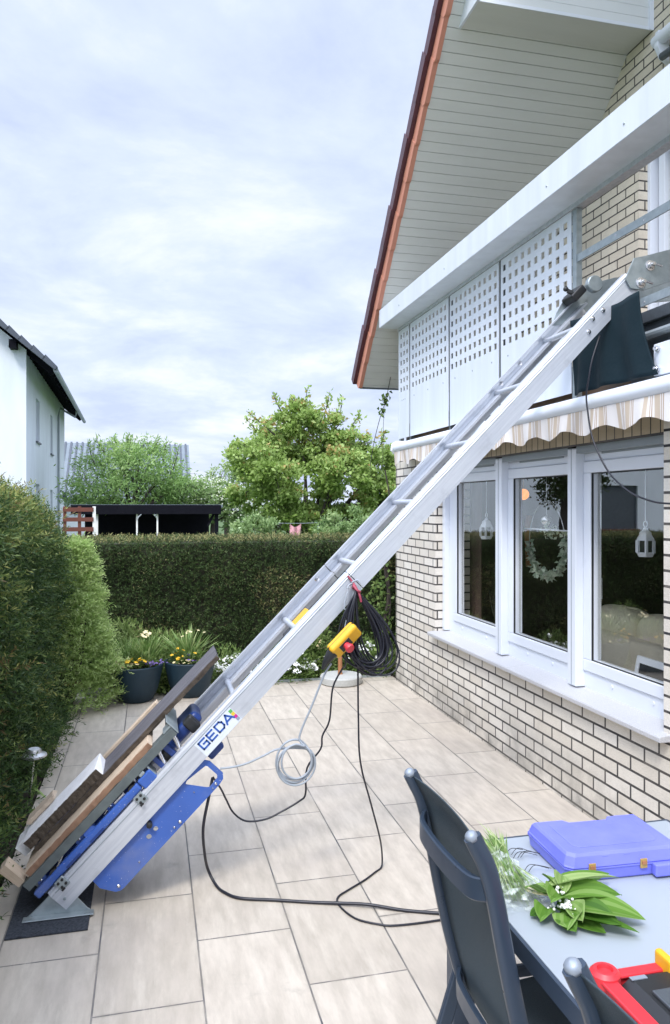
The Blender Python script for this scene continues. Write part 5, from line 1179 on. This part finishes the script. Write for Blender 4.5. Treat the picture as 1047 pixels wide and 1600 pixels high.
def planter(x, y, s_, lbl):
    t = thing('planter', lbl, 'planter', (x, y, 0), 'dark planters by the back hedge')
    b = MB(); b.lathe([(.115 * s_, .002), (.128 * s_, .01), (.168 * s_, .11), (.190 * s_, .22), (.208 * s_, .325), (.212 * s_, .345), (.208 * s_, .352), (.192 * s_, .352), (.188 * s_, .31), (0, .31)], (x, y, 0), 40); b.build('pot', 'pot', t, smooth=True, auto=45)
    b = MB(); b.lathe([(.187 * s_, .318), (.1, .325), (0, .33)], (x, y, 0), 20); b.build('soil', 'soil', t)
    return t
p1 = planter(-.135, 7.66, 1.23, 'dark planter with yellow and purple pansies, nearest the feathery shrub')
tuft(p1, (-.125, 7.62, .34), 900, .19, .13, .05, .018, tone=.55)
blades(p1, (-.03, 7.66, .33), 150, .31, .24, .013); blades(p1, (-.20, 7.70, .33), 90, .30, .25, .011)
blooms(p1, (-.14, 7.46, .40), 8, .045, .03, .035, .026, 'ypetal', 'pansy'); blooms(p1, (-.24, 7.48, .37), 14, .05, .03, .03, .024, 'cpetal', 'pansy'); blooms(p1, (.01, 7.48, .375), 24, .055, .04, .02, .017, 'ppetal', 'pansy'); blooms(p1, (-.02, 7.66, .60), 9, .05, .04, .03, .026, 'cpetal', 'daffodil')
p2 = planter(.385, 7.74, 1.2, 'dark planter half hidden by the weathered board and the ladder rail')
tuft(p2, (.385, 7.72, .34), 800, .19, .12, .05, .016, tone=.5)
blades(p2, (.36, 7.74, .33), 150, .36, .33, .012)
blooms(p2, (.26, 7.56, .40), 11, .05, .03, .05, .019, 'ypetal', 'pansy'); blooms(p2, (.34, 7.56, .36), 12, .05, .03, .02, .018, 'cpetal', 'pansy'); blooms(p2, (.40, 7.56, .37), 8, .04, .03, .02, .018, 'ppetal', 'pansy'); blooms(p2, (.36, 7.74, .60), 7, .09, .05, .05, .02, 'cpetal', 'daffodil')

# flower bed plants
def bedplant(name, lbl, cat, x, y, rx, rz, n, ln, wd, tone, mat='herb', flowers=None, group=None, blade=0):
    t = plant(name, lbl, cat, (x, y, -.012), group)
    tuft(t, (x, y, 0.0), n, rx, rz, ln, wd, mat, tone=tone)
    if blade: blades(t, (x, y, 0.0), blade, rz * 1.35, .3, .012)
    if flowers: blooms(t, (x, y - rx * .35, rz * flowers[1] * .62), flowers[0], rx * .55, rx * .35, rz * .20, flowers[2], flowers[3], 'flower')
    return t
bedplant('grassy_perennial', 'green and yellow-green perennial clump behind the two planters', 'plant', .12, 8.25, .34, .58, 2300, .08, .016, .62)
bedplant('grassy_perennial', 'brownish new-leaved perennial behind the first planter by the shrub', 'plant', -.25, 8.3, .30, .72, 1800, .07, .018, .75)
bedplant('low_perennial', 'low leafy green plant peeking out between the two planters', 'plant', .16, 7.98, .20, .34, 1100, .05, .03, .70)
GP = 'white flowering plants along the back bed'
bedplant('candytuft', 'white candytuft clump beside the second planter, left of the ladder rail', 'flower', .80, 8.22, .30, .40, 1500, .05, .014, .55, flowers=(330, .62, .017, 'wpetal'), group=GP)
bedplant('candytuft', 'white candytuft seen through the gap between the ladder rails', 'flower', 1.22, 8.22, .26, .33, 1300, .05, .014, .5, flowers=(240, .60, .017, 'wpetal'), group=GP)
bedplant('candytuft', 'white candytuft with large blossoms left of the parasol base', 'flower', 1.56, 8.2, .22, .30, 1200, .05, .014, .5, flowers=(150, .55, .019, 'wpetal'), group=GP)
bedplant('green_perennial', 'tall fresh green perennial with pale tips behind the parasol base', 'plant', 1.80, 8.38, .26, .60, 1900, .07, .020, .68, flowers=(45, .80, .018, 'cpetal'))
bedplant('candytuft', 'white candytuft under the cable loops right of the parasol base', 'flower', 2.28, 8.28, .26, .46, 1300, .05, .016, .55, flowers=(190, .70, .018, 'wpetal'), group=GP)
bedplant('dry_grass', 'short yellowish grass tuft in the corner by the brick wall', 'grass', 2.52, 8.22, .20, .30, 500, .05, .014, .75, blade=260)
bedplant('green_perennial', 'short dark green plants in the bed below the near ladder rail', 'plant', 1.34, 8.42, .36, .40, 1400, .06, .02, .40)
CLB = plant('climbing_plant', 'climber with woody stem and sparse leaves along the house corner', 'climber', (2.57, 8.18, 0))
b = MB(); b.tube([(2.57, 8.18, 0), (2.55, 8.16, .5), (2.60, 8.14, .9), (2.57, 8.15, 1.35), (2.63, 8.12, 1.8), (2.56, 8.14, 2.3)], [.028, .024, .02, .018, .012, .008], 7, 6); b.tube([(2.56, 8.16, .3), (2.62, 8.14, .8), (2.55, 8.12, 1.2), (2.60, 8.10, 1.6)], [.015, .012, .01, .006], 6, 5); b.build('stem', 'bark', CLB)
n = 520; zf = G.random(n); leaves('leaves', np.stack([2.50 + G.normal(0, .07, n), 8.14 + G.normal(0, .06, n), .1 + 1.75 * zf], 1), rdir(n), rdir(n), .055, .035, np.clip(.65 + G.normal(0, .2, n), 0, 1), 'herb', CLB)
VI = plant('eaves_vine', 'small leafy vine tip hanging on a wire below the eaves', 'vine', (2.6, 8.55, 2.6))
b = MB(); b.tube([(2.775, 8.5, 3.55), (2.745, 8.52, 3.40), (2.70, 8.55, 3.15), (2.63, 8.55, 2.94), (2.555, 8.55, 2.65), (2.50, 8.55, 2.32)], .004, 5, 4); b.tube([(2.70, 8.55, 3.15), (2.67, 8.55, 2.89), (2.66, 8.55, 2.32)], .0025, 5, 3); b.build('tendril', 'twig', VI)
n = 34; f = G.random(n); leaves('leaves', np.stack([2.71 - .09 * f + G.normal(0, .022, n), np.full(n, 8.54) + G.normal(0, .03, n), 3.24 - .24 * f + G.normal(0, .02, n)], 1), rdir(n, -.3), rdir(n), .06, .045, np.clip(.5 + G.normal(0, .2, n), 0, 1), 'herb', VI)
# stones at the back left edge
for i, (x, y, r_, lb) in enumerate(((-.47, 7.72, .085, 'largest rounded cobble at the patio edge below the feathery shrub'), (-.33, 7.80, .06, 'small rounded cobble next to the first planter'), (-.60, 7.82, .055, 'small cobble half hidden under the feathery shrub'))):
    b = MB(); vv = []; ff = []
    for a in range(9):
        ph = -math.pi / 2 + math.pi * a / 8
        for j in range(14):
            A_ = 2 * math.pi * j / 14; w_ = 1 + .13 * math.sin(j * 1.9 + i * 2) + .08 * math.sin(a * 2 + j)
            vv.append((x + r_ * w_ * math.cos(ph) * math.cos(A_), y + r_ * w_ * math.cos(ph) * math.sin(A_), .018 + r_ * .62 + r_ * .62 * math.sin(ph)))
    for a in range(8):
        for j in range(14): ff.append((a * 14 + j, a * 14 + (j + 1) % 14, a * 14 + 14 + (j + 1) % 14, a * 14 + 14 + j))
    o = b.add(vv, ff).build('cobble', 'stone', smooth=True, auto=80); tag(o, lb, 'stone', 'cobbles at the patio edge'); at_base(o, (x, y, .0))
# solar lamp
SL = thing('garden_lamp', 'small mushroom-shaped solar garden lamp by the yew hedge', 'lamp', (-.765, 5.3, -.015))
b = MB(); b.tube([(-.765, 5.3, -.015), (-.755, 5.29, .13), (-.742, 5.285, .245)], .010, 10, 3); b.build('stem', 'steel', SL, smooth=True)
b = MB(); b.lathe([(.012, .235), (.03, .243), (.060, .252), (.082, .262), (.080, .272), (.048, .285), (.046, .302), (.040, .308), (0, .310)], (-.74, 5.285, .0), 28); b.build('head', 'wire', SL, smooth=True, auto=40)
b = MB(); b.lathe([(.036, .3085), (.034, .312), (0, .313)], (-.74, 5.285, 0), 24); b.build('solar_cell', 'whitepaint', SL, smooth=True)
for i, (x, y, ln) in enumerate(((-.72, 5.25, .17), (-.70, 5.05, .16), (-.75, 5.1, .12))): pass
SV = plant('broad_leaf_plant', 'small plant with pale broad strap leaves beside the solar lamp', 'plant', (-.75, 5.2, -.015))
leafy('leaf', [((-.745, 5.22, 0), R(60), .05, .032, .17, 0, .2, 8, .1, 0, .9), ((-.735, 5.24, .07), R(-30), .10, .026, -.06, 0, 0, 8, .1, 0, .97), ((-.755, 5.22, 0), R(20), .07, .022, .11, 0, .3, 8, .1, 0, .7)], 'lily', SV)
PV = plant('hedge_foot_plant', 'small pale green weed at the lower left edge beside the boards', 'plant', (-.80, 4.0, -.015))
n = 160; leaves('leaves', np.array([[-.83, 4.0, .05]]) + G.normal(0, 1, (n, 3)) * [.04, .12, .06], rdir(n, .6), rdir(n), .05, .022, np.clip(.75 + G.normal(0, .2, n), 0, 1), 'lightshrub', PV)

# ------------------------------------------------------------------ trees and houses beyond the hedge
def tree(name, lbl, base, trunk_h, trunk_r, clumps, leaf, mat, nl, lw, twig=.5, group=None, tone=.5, droop=0.0, shoots=()):
    t = thing(name, lbl, 'tree' if 'shrub' not in name else 'shrub', base, group)
    bx, by, bz = base; b = MB(); tp = V(bx + .05, by, bz + trunk_h)
    b.tube([V(bx, by, bz - .1), V(bx + trunk_r * .6, by, bz + trunk_h * .5), tp], [trunk_r * 1.25, trunk_r, trunk_r * .85], 9, 4)
    for (cx_, cy_, cz_, r_) in clumps:
        c = V(cx_, cy_, cz_); m = tp.lerp(c, .5) + V(rnd.uniform(-.15, .15), rnd.uniform(-.1, .1), rnd.uniform(.0, .25)) * r_
        b.tube([tp - V(0, 0, trunk_h * .15), m, c], [trunk_r * .55, trunk_r * .3, trunk_r * .1], 6, 4)
        for k_ in range(5):
            d_ = V(rnd.gauss(0, 1), rnd.gauss(0, 1), rnd.gauss(.2, .8)).normalized(); b.tube([c, c + d_ * r_ * .5 + V(0, 0, .05), c + d_ * r_ * .95], [trunk_r * .12, trunk_r * .07, trunk_r * .03], 5, 2)
    for a_, c_ in shoots: b.tube([V(*a_), (V(*a_) + V(*c_)) / 2 + V(rnd.uniform(-.06, .06), 0, 0), V(*c_)], [trunk_r * .16, trunk_r * .1, trunk_r * .04], 5, 3)
    b.build('trunk', 'bark', t)
    PS, DS, RN = [], [], []
    tot = sum(c[3] ** 2 for c in clumps)
    for (cx_, cy_, cz_, r_) in clumps:
        k = int(nl * r_ * r_ / tot); nsub = max(8, int(40 * r_)); sub = rdir(nsub) * (G.random((nsub, 1)) ** .38) * r_ * [1, 1, .78]
        idx = G.integers(0, nsub, k); P_ = np.array([[cx_, cy_, cz_]]) + sub[idx] + G.normal(0, 1, (k, 3)) * [.17, .17, .11] * r_
        dd = rdir(k) + sub[idx] / r_ * .8; dd[:, 2] -= droop
        PS.append(P_); DS.append(dd); RN.append(np.clip(tone + .22 * sub[idx][:, 2] / r_ + G.normal(0, .06, nsub)[idx] * 2 + G.normal(0, .13, k), 0, 1))
    for a_, c_ in shoots:
        a_, c_ = np.array(a_), np.array(c_); k = 46; f = G.random(k) ** .8; PS.append(a_ + (c_ - a_) * f[:, None] + G.normal(0, .035, (k, 3))); DS.append(rdir(k, .4)); RN.append(np.clip(.7 + G.normal(0, .2, k), 0, 1))
    P_ = np.concatenate(PS); D_ = np.concatenate(DS); n = len(P_)
    leaves('crown', P_, D_, rdir(n), G.uniform(.7, 1.3, n) * leaf, lw, np.concatenate(RN), mat, t)
    return t
def px(u, v, y):        # world point on the vertical plane at distance y (for measuring outlines of far things)
    a = (u - CX) / F; rx_ = a * math.cos(YAW) + math.sin(YAW); ry_ = math.cos(YAW) - a * math.sin(YAW); k = y / ry_
    return (rx_ * k, y, CAMH + (HZ - v) / F * k)
def pr_(u, v, y, r, dy=0): p = px(u, v, y + dy); return (p[0], p[1], p[2], r)
ap = [(400, 715, .50, -.4), (385, 770, .42, .3), (430, 690, .50, .5), (430, 745, .55, -.6), (470, 660, .48, 0), (480, 715, .62, .3), (455, 790, .50, -.4), (520, 675, .48, .2), (530, 735, .60, -.5), (520, 795, .50, .1), (560, 700, .42, -.2), (575, 745, .55, .3), (570, 800, .45, 0), (605, 755, .45, -.1), (600, 715, .30, .2), (615, 800, .42, .3), (420, 815, .32, .2), (480, 822, .30, -.3), (640, 760, .42, .2), (560, 830, .34, .3)]
sh = [((430, 680), (385, 642)), ((450, 660), (425, 612)), ((478, 660), (480, 606)), ((500, 660), (515, 612)), ((520, 665), (535, 620)), ((545, 680), (562, 648)), ((410, 690), (385, 655)), ((470, 650), (452, 618)), ((590, 705), (602, 672)), ((400, 700), (366, 690))]
tree('apple_tree', 'broad apple tree with yellow-green leaves rising behind the middle of the back hedge', px(480, 935, 15), 1.0, .11, [pr_(u, v, 15, r, d_) for u, v, r, d_ in ap], .092, 'apple', 44000, .055, tone=.64, shoots=[(px(*a, 15), px(*c, 15)) for a, c in sh])
wl = [(140, 760, 1.0, 0), (165, 725, 1.0, .5), (200, 735, 1.2, -.5), (235, 725, 1.0, .3), (265, 745, 1.0, 0), (215, 770, 1.2, .6), (170, 775, 1.0, -.4), (255, 775, .9, .4), (190, 705, .7, 0), (222, 702, .6, .2), (285, 765, .7, .3), (128, 775, .7, 0)]
ws = [((165, 710), (150, 685)), ((180, 700), (178, 682)), ((205, 700), (200, 680)), ((235, 710), (248, 686)), ((255, 720), (262, 690)), ((270, 735), (280, 695)), ((150, 730), (138, 690))]
tree('willow_tree', 'round light green willow behind the dark carport roof', px(205, 870, 27), 1.6, .16, [pr_(u, v, 27, r, d_) for u, v, r, d_ in wl], .17, 'willow', 11000, .045, tone=.5, droop=.25, shoots=[(px(*a, 27), px(*c, 27)) for a, c in ws])
bs = [(262, 778, .66, 0), (290, 772, .7, .3), (318, 776, .72, -.3), (342, 768, .6, .2), (335, 790, .8, 0), (362, 782, .70, .2), (310, 795, .7, -.2), (372, 812, .62, .3), (390, 795, .55, 0)]
BS = tree('blossoming_shrub', 'shrub with many small white blossoms between willow and apple tree', px(330, 850, 28), .9, .09, [pr_(u, v, 28, r, d_) for u, v, r, d_ in bs], .13, 'bloss', 8500, .065, tone=.55)
b = MB()
for u, v, r, d_ in bs:
    c = px(u, v, 28 + d_)
    for i in range(75):
        q_ = V(rnd.gauss(0, 1), rnd.gauss(-.4, .8), rnd.gauss(.3, .8)).normalized() * r * rnd.uniform(.7, 1.1)
        b.ball((c[0] + q_.x, c[1] + q_.y, c[2] + q_.z * .85), rnd.uniform(.016, .034), 4)
o = b.build('blossom', 'cpetal2', BS); o['kind'] = 'stuff'
ps = [(345, 745, .5, 0), (368, 735, .55, .3), (350, 770, .7, -.2), (385, 750, .6, .4)]
tree('pale_tree', 'hazy pale green tree far behind, left of the apple tree', px(352, 870, 30), 1.6, .12, [pr_(u, v, 30, r, d_) for u, v, r, d_ in ps], .13, 'bloss', 1700, .06, tone=.75)
lows = [(395, 828, .30), (430, 832, .26), (520, 826, .34), (555, 822, .34), (590, 822, .34), (620, 812, .36)]
tree('garden_shrub', 'low green shrubs under the apple tree just above the back hedge', px(510, 900, 12), .3, .04, [pr_(u, v, 12, r, 0) for u, v, r in lows], .07, 'bloss', 5200, .035, tone=.6)
# tree standing left of the picture, mirrored in the right window
tree('dark_tree', 'dark leafy tree mirrored in the right window pane', (-5.0, 17.5, -.06), 2.4, .2, [(-5.0, 17.5, 4.4, 1.0), (-5.6, 17.2, 3.6, .8), (-4.6, 17.7, 3.6, .9), (-5.0, 17.2, 3.0, .8), (-4.9, 17.6, 5.2, .7), (-5.5, 17.8, 2.6, .6), (-4.6, 17.4, 2.4, .7)], .12, 'dktree', 9000, .06, tone=.45)

# white neighbour house
NHR = R(1.4)
NH = thing('white_house', 'white rendered two-storey neighbour house with dark tiled roof at the left edge', 'house', (-3.5, 23.5, -.06))
def nb(x, y, z): return V(-3.5 + x * math.cos(NHR) - y * math.sin(NHR), 23.5 + x * math.sin(NHR) + y * math.cos(NHR), z)
class NB(MB):
    def nbox(s, x0, x1, y0, y1, z0, z1): return s.add([nb(x, y, z) for x in (x0, x1) for y in (y0, y1) for z in (z0, z1)], [(0, 1, 3, 2), (4, 6, 7, 5), (0, 4, 5, 1), (2, 3, 7, 6), (0, 2, 6, 4), (1, 5, 7, 3)])
WH, WL, WWd = 6.42, 13.2, 10.0; RS = math.tan(R(39))
b = NB(); b.prism([(0, -.06), (0, WH), (-WWd / 2, WH + WWd / 2 * RS), (-WWd, WH), (-WWd, -.06)], lambda p, y: nb(p[0], y, p[1]), 0, WL); nw_ = b.build('wall', 'render', NH)
c = MB()
wins = [(2.35, 3.35, 3.95, 5.35), (6.9, 7.7, 3.85, 5.35), (2.35, 3.35, 1.0, 2.6), (6.9, 7.7, .9, 2.5)]
for y0, y1, z0, z1 in wins: c.add([nb(x, y, z) for x in (-.16, .1) for y in (y0, y1) for z in (z0, z1)], [(0, 1, 3, 2), (4, 6, 7, 5), (0, 4, 5, 1), (2, 3, 7, 6), (0, 2, 6, 4), (1, 5, 7, 3)])
gw = (-7.6, -6.2, 1.05, 2.6)
c.add([nb(x, y, z) for x in gw[:2] for y in (-.1, .16) for z in gw[2:]], [(0, 1, 3, 2), (4, 6, 7, 5), (0, 4, 5, 1), (2, 3, 7, 6), (0, 2, 6, 4), (1, 5, 7, 3)])
cut(nw_, c)
for y0, y1, z0, z1 in wins:
    b = NB(); fw = .07
    b.nbox(-.15, -.10, y0 + .002, y0 + fw, z0 + .03, z1 - .002); b.nbox(-.15, -.10, y1 - fw, y1 - .002, z0 + .03, z1 - .002); b.nbox(-.15, -.10, y0 + fw, y1 - fw, z1 - fw, z1 - .002); b.nbox(-.15, -.10, y0 + fw, y1 - fw, z0 + .03, z0 + .1)
    wf = b.build('window', 'white', NH)
    b = NB(); b.nbox(-.135, -.12, y0 + fw, y1 - fw, z0 + .1, z1 - fw); b.build('pane', 'dsteel', wf)
    b = NB(); b.nbox(-.15, .06, y0 - .05, y1 + .05, z0 - .03, z0 + .02); b.build('sill', 'dsteel', wf)
b = NB(); b.nbox(gw[0] + .002, gw[1] - .002, .10, .15, gw[2] + .03, gw[3] - .002); wf = b.build('window', 'dsteel', NH)
b = NB(); b.nbox(gw[0] - .06, gw[1] + .06, -.07, .15, gw[2] - .03, gw[2] + .025); b.build('sill', 'slat', wf)
# roof with overhang, verge tiles, rafters, purlin head, gutter, downpipe
ov, gv = .78, .42
def nr(side, t, m, y):   # t from ridge down
    x = t * math.cos(R(39)); z = WH + WWd / 2 * RS - t * math.sin(R(39))
    return nb(-WWd / 2 + (x + m * math.sin(R(39))) * side, y, z + m * math.cos(R(39)) + .02)
RT_ = (WWd / 2 + ov) / math.cos(R(39))
b = NB()
for sd2 in (1, -1):
    k = 18
    for i in range(k):
        t0, t1 = i * RT_ / k, (i + 1) * RT_ / k + .05
        b.prism([(t0, .05), (t1, .05), (t1, .12), (t0, .17)], lambda p, y: nr(sd2, p[0], p[1], y), -gv, WL + gv)
        b.prism([(t0, .02), (t1, .02), (t1, .135), (t0, .19)], lambda p, y: nr(sd2, p[0], p[1], y), -gv - .12, -gv + .02)
b.build('roof', 'slate', NH)
b = NB()
for i in range(22): y = .15 + i * .6; b.prism([(WWd / 2 / math.cos(R(39)) - .1, -.10), (RT_ - .03, -.10), (RT_ - .03, .045), (WWd / 2 / math.cos(R(39)) - .1, .045)], lambda p, yy: nr(1, p[0], p[1], yy), y, y + .1)
each(b, 'rafter', 'shed', NH)
b = NB(); b.nbox(-.42, -.22, -.36, -.001, WH - .02, WH + .22); b.build('purlin_head', 'shed', NH)
b = MB(); b.tube([nr(1, RT_ + .05, .04, -gv), nr(1, RT_ + .05, .04, WL + gv)], .075, 8); gt = b.build('gutter', 'pvcgrey', NH, smooth=True)
e1 = nr(1, RT_ + .03, -.02, 9.2); b = MB(); b.tube([e1, e1 - V(.05, 0, .25), nb(.14, 9.2, WH - .55), nb(.09, 9.2, WH - .9), nb(.09, 9.2, 3), nb(.09, 9.2, 0)], .05, 8); b.build('downpipe', 'pvcgrey', gt, smooth=True)
b = NB(); b.nbox(-WWd, .004, -.012, -.001, -.06, 1.05); b.build('plinth_line', 'render', NH)
b = NB(); b.nbox(.0, .16, 10.9, 10.94, 2.5, 2.54); b.nbox(.10, .26, 10.84, 11.0, 2.15, 2.48); b.build('wall_lantern', 'dsteel', NH)
# house with grey-blue roof far behind the willow
GH = thing('grey_roofed_house', 'distant house of which only the grey-blue tiled roof shows behind the willow', 'house', (-1.2, 42, -.06))
b = MB(); g0, g1 = px(60, 700, 42)[0], px(299, 700, 42)[0]
b.prism([(-3, -.06), (3.2, -.06), (3.2, 2.3), (0, 2.3 + 2.9), (-3, 2.3)], lambda p, x: (x, 45 + p[0], p[1]), g0 + .3, g1 - .3); b.build('wall', 'render', GH)
b = MB(); k = 14
for i in range(k):
    f0, f1 = i / k, (i + 1) / k + .02; b.prism([(45 - 3.5 * f0, 5.35 - 3.05 * f0), (45 - 3.5 * f1, 5.35 - 3.05 * f1 + .0), (45 - 3.5 * f1, 5.35 - 3.05 * f1 + .05), (45 - 3.5 * f0, 5.35 - 3.05 * f0 + .09)], lambda p, x: (x, p[0], p[1]), g0, g1)
    x = g0
b.prism([(45.02, 5.3), (48.6, 2.3), (48.6, 2.4), (45.02, 5.42)], lambda p, x: (x, p[0], p[1]), g0, g1)
rf = b.build('roof', 'shedroof', GH)
b = MB(); x = g0 + .1
while x < g1: b.prism([(45.0, 5.44), (41.5, 2.36), (41.5, 2.40), (45.0, 5.50)], lambda p, xx: (xx, p[0], p[1]), x, x + .10); x += .30
b.build('tile_rolls', 'slate', rf)
# dark carport
CPT = thing('carport', 'low black-stained wooden carport with flat roof behind the back hedge', 'carport', (-.5, 22, -.06))
xa, xb = px(108, 790, 22)[0], px(348, 790, 22)[0]
b = MB(); b.box(xa, xb, 22, 26, 1.84, 1.93); rf = b.build('roof', 'shedroof', CPT)
b = MB(); b.box(xa + .05, xb - .05, 21.93, 21.99, 1.66, 1.92); b.build('fascia', 'shed', CPT)
for u in (150, 214, 246, 339): x = px(u, 800, 22)[0]; w_ = .05 if u in (150, 339) else .022; MB().box(x - w_, x + w_, 22.05, 22.15, -.06, 1.835).build('post', 'whitewood' if u in (150, 214, 246) else 'shed', CPT)
x1, x2 = px(213, 800, 26)[0], px(247, 800, 26)[0]
b = MB(); b.box(xa + .1, x1, 25.9, 25.98, -.06, 1.835); b.box(x2, xb - .1, 25.9, 25.98, -.06, 1.835)
pl = [(x1, -.06), (x2, -.06), (x2, 1.35)] + [((x1 + x2) / 2 + (x2 - x1) / 2 * math.cos(R(a)), 1.25 + .42 * math.sin(R(a))) for a in range(0, 181, 20)] + [(x1, 1.3)]
b.prism(pl, lambda p, y: (p[0], y, p[1]), 25.91, 25.97); b.build('back_wall', 'shed', CPT)
b = MB(); b.bar((px(325, 800, 22)[0], 22.1, 1.3), (px(338, 800, 22)[0], 22.1, 1.8), .06, .06); b.build('brace', 'shed', CPT)
SLF = thing('slat_fence', 'red-brown horizontal slat fence between white house and carport', 'fence', (px(125, 800, 21)[0], 21, -.06))
for z_ in (1.22, 1.48, 1.74): MB().box(px(98, 800, 21)[0], px(146, 800, 21)[0], 21, 21.03, z_, z_ + .11).build('slat', 'slat', SLF)
for u in (101, 124, 147): x = px(u, 800, 21)[0]; MB().box(x - .04, x + .04, 21.031, 21.1, -.06, 1.88).build('post', 'whitewood' if u == 147 else 'slat', SLF)
b = MB(); x, y, z_ = px(376, 850, 13); b.lathe([(.13, -.06), (.15, .6), (.155, 1.52), (.14, 1.53), (.13, 1.50), (0, 1.5)], (x, y, 0), 20); o = b.build('rain_barrel', 'bin', smooth=True, auto=40); tag(o, 'pale green barrel peeking over the back hedge left of the apple trunk', 'barrel'); at_base(o, (x, y, -.06))
PK = thing('garden_cloth', 'pink cloth hung over a line behind the hedge under the apple tree', 'cloth', (px(462, 830, 12.5)[0], 12.5, 1.2))
b = MB(); vv = []; ff = []; xl, xr = px(453, 830, 12.5)[0], px(470, 830, 12.5)[0]
for i in range(9):
    for j in range(5): vv.append((xl + (xr - xl) * i / 8, 12.5 + .02 * math.sin(i * 1.4 + j), 1.60 - .06 * math.sin(math.pi * i / 8) - .32 * j / 4))
for i in range(8):
    for j in range(4): ff.append((i * 5 + j, i * 5 + 5 + j, i * 5 + 6 + j, i * 5 + j + 1))
o = b.add(vv, ff).build('fabric', 'pink', PK); md = o.modifiers.new('t', 'SOLIDIFY'); md.thickness = .004
b = MB(); b.tube([(xl - .3, 12.5, -.05), (xl - .3, 12.5, 1.62)], .015, 6); b.tube([(xr + .3, 12.5, -.05), (xr + .3, 12.5, 1.62)], .015, 6); b.tube([(xl - .3, 12.5, 1.61), (xl, 12.5, 1.602), (xr, 12.5, 1.602), (xr + .3, 12.5, 1.61)], .004, 5); b.build('line', 'pvcgrey', PK)
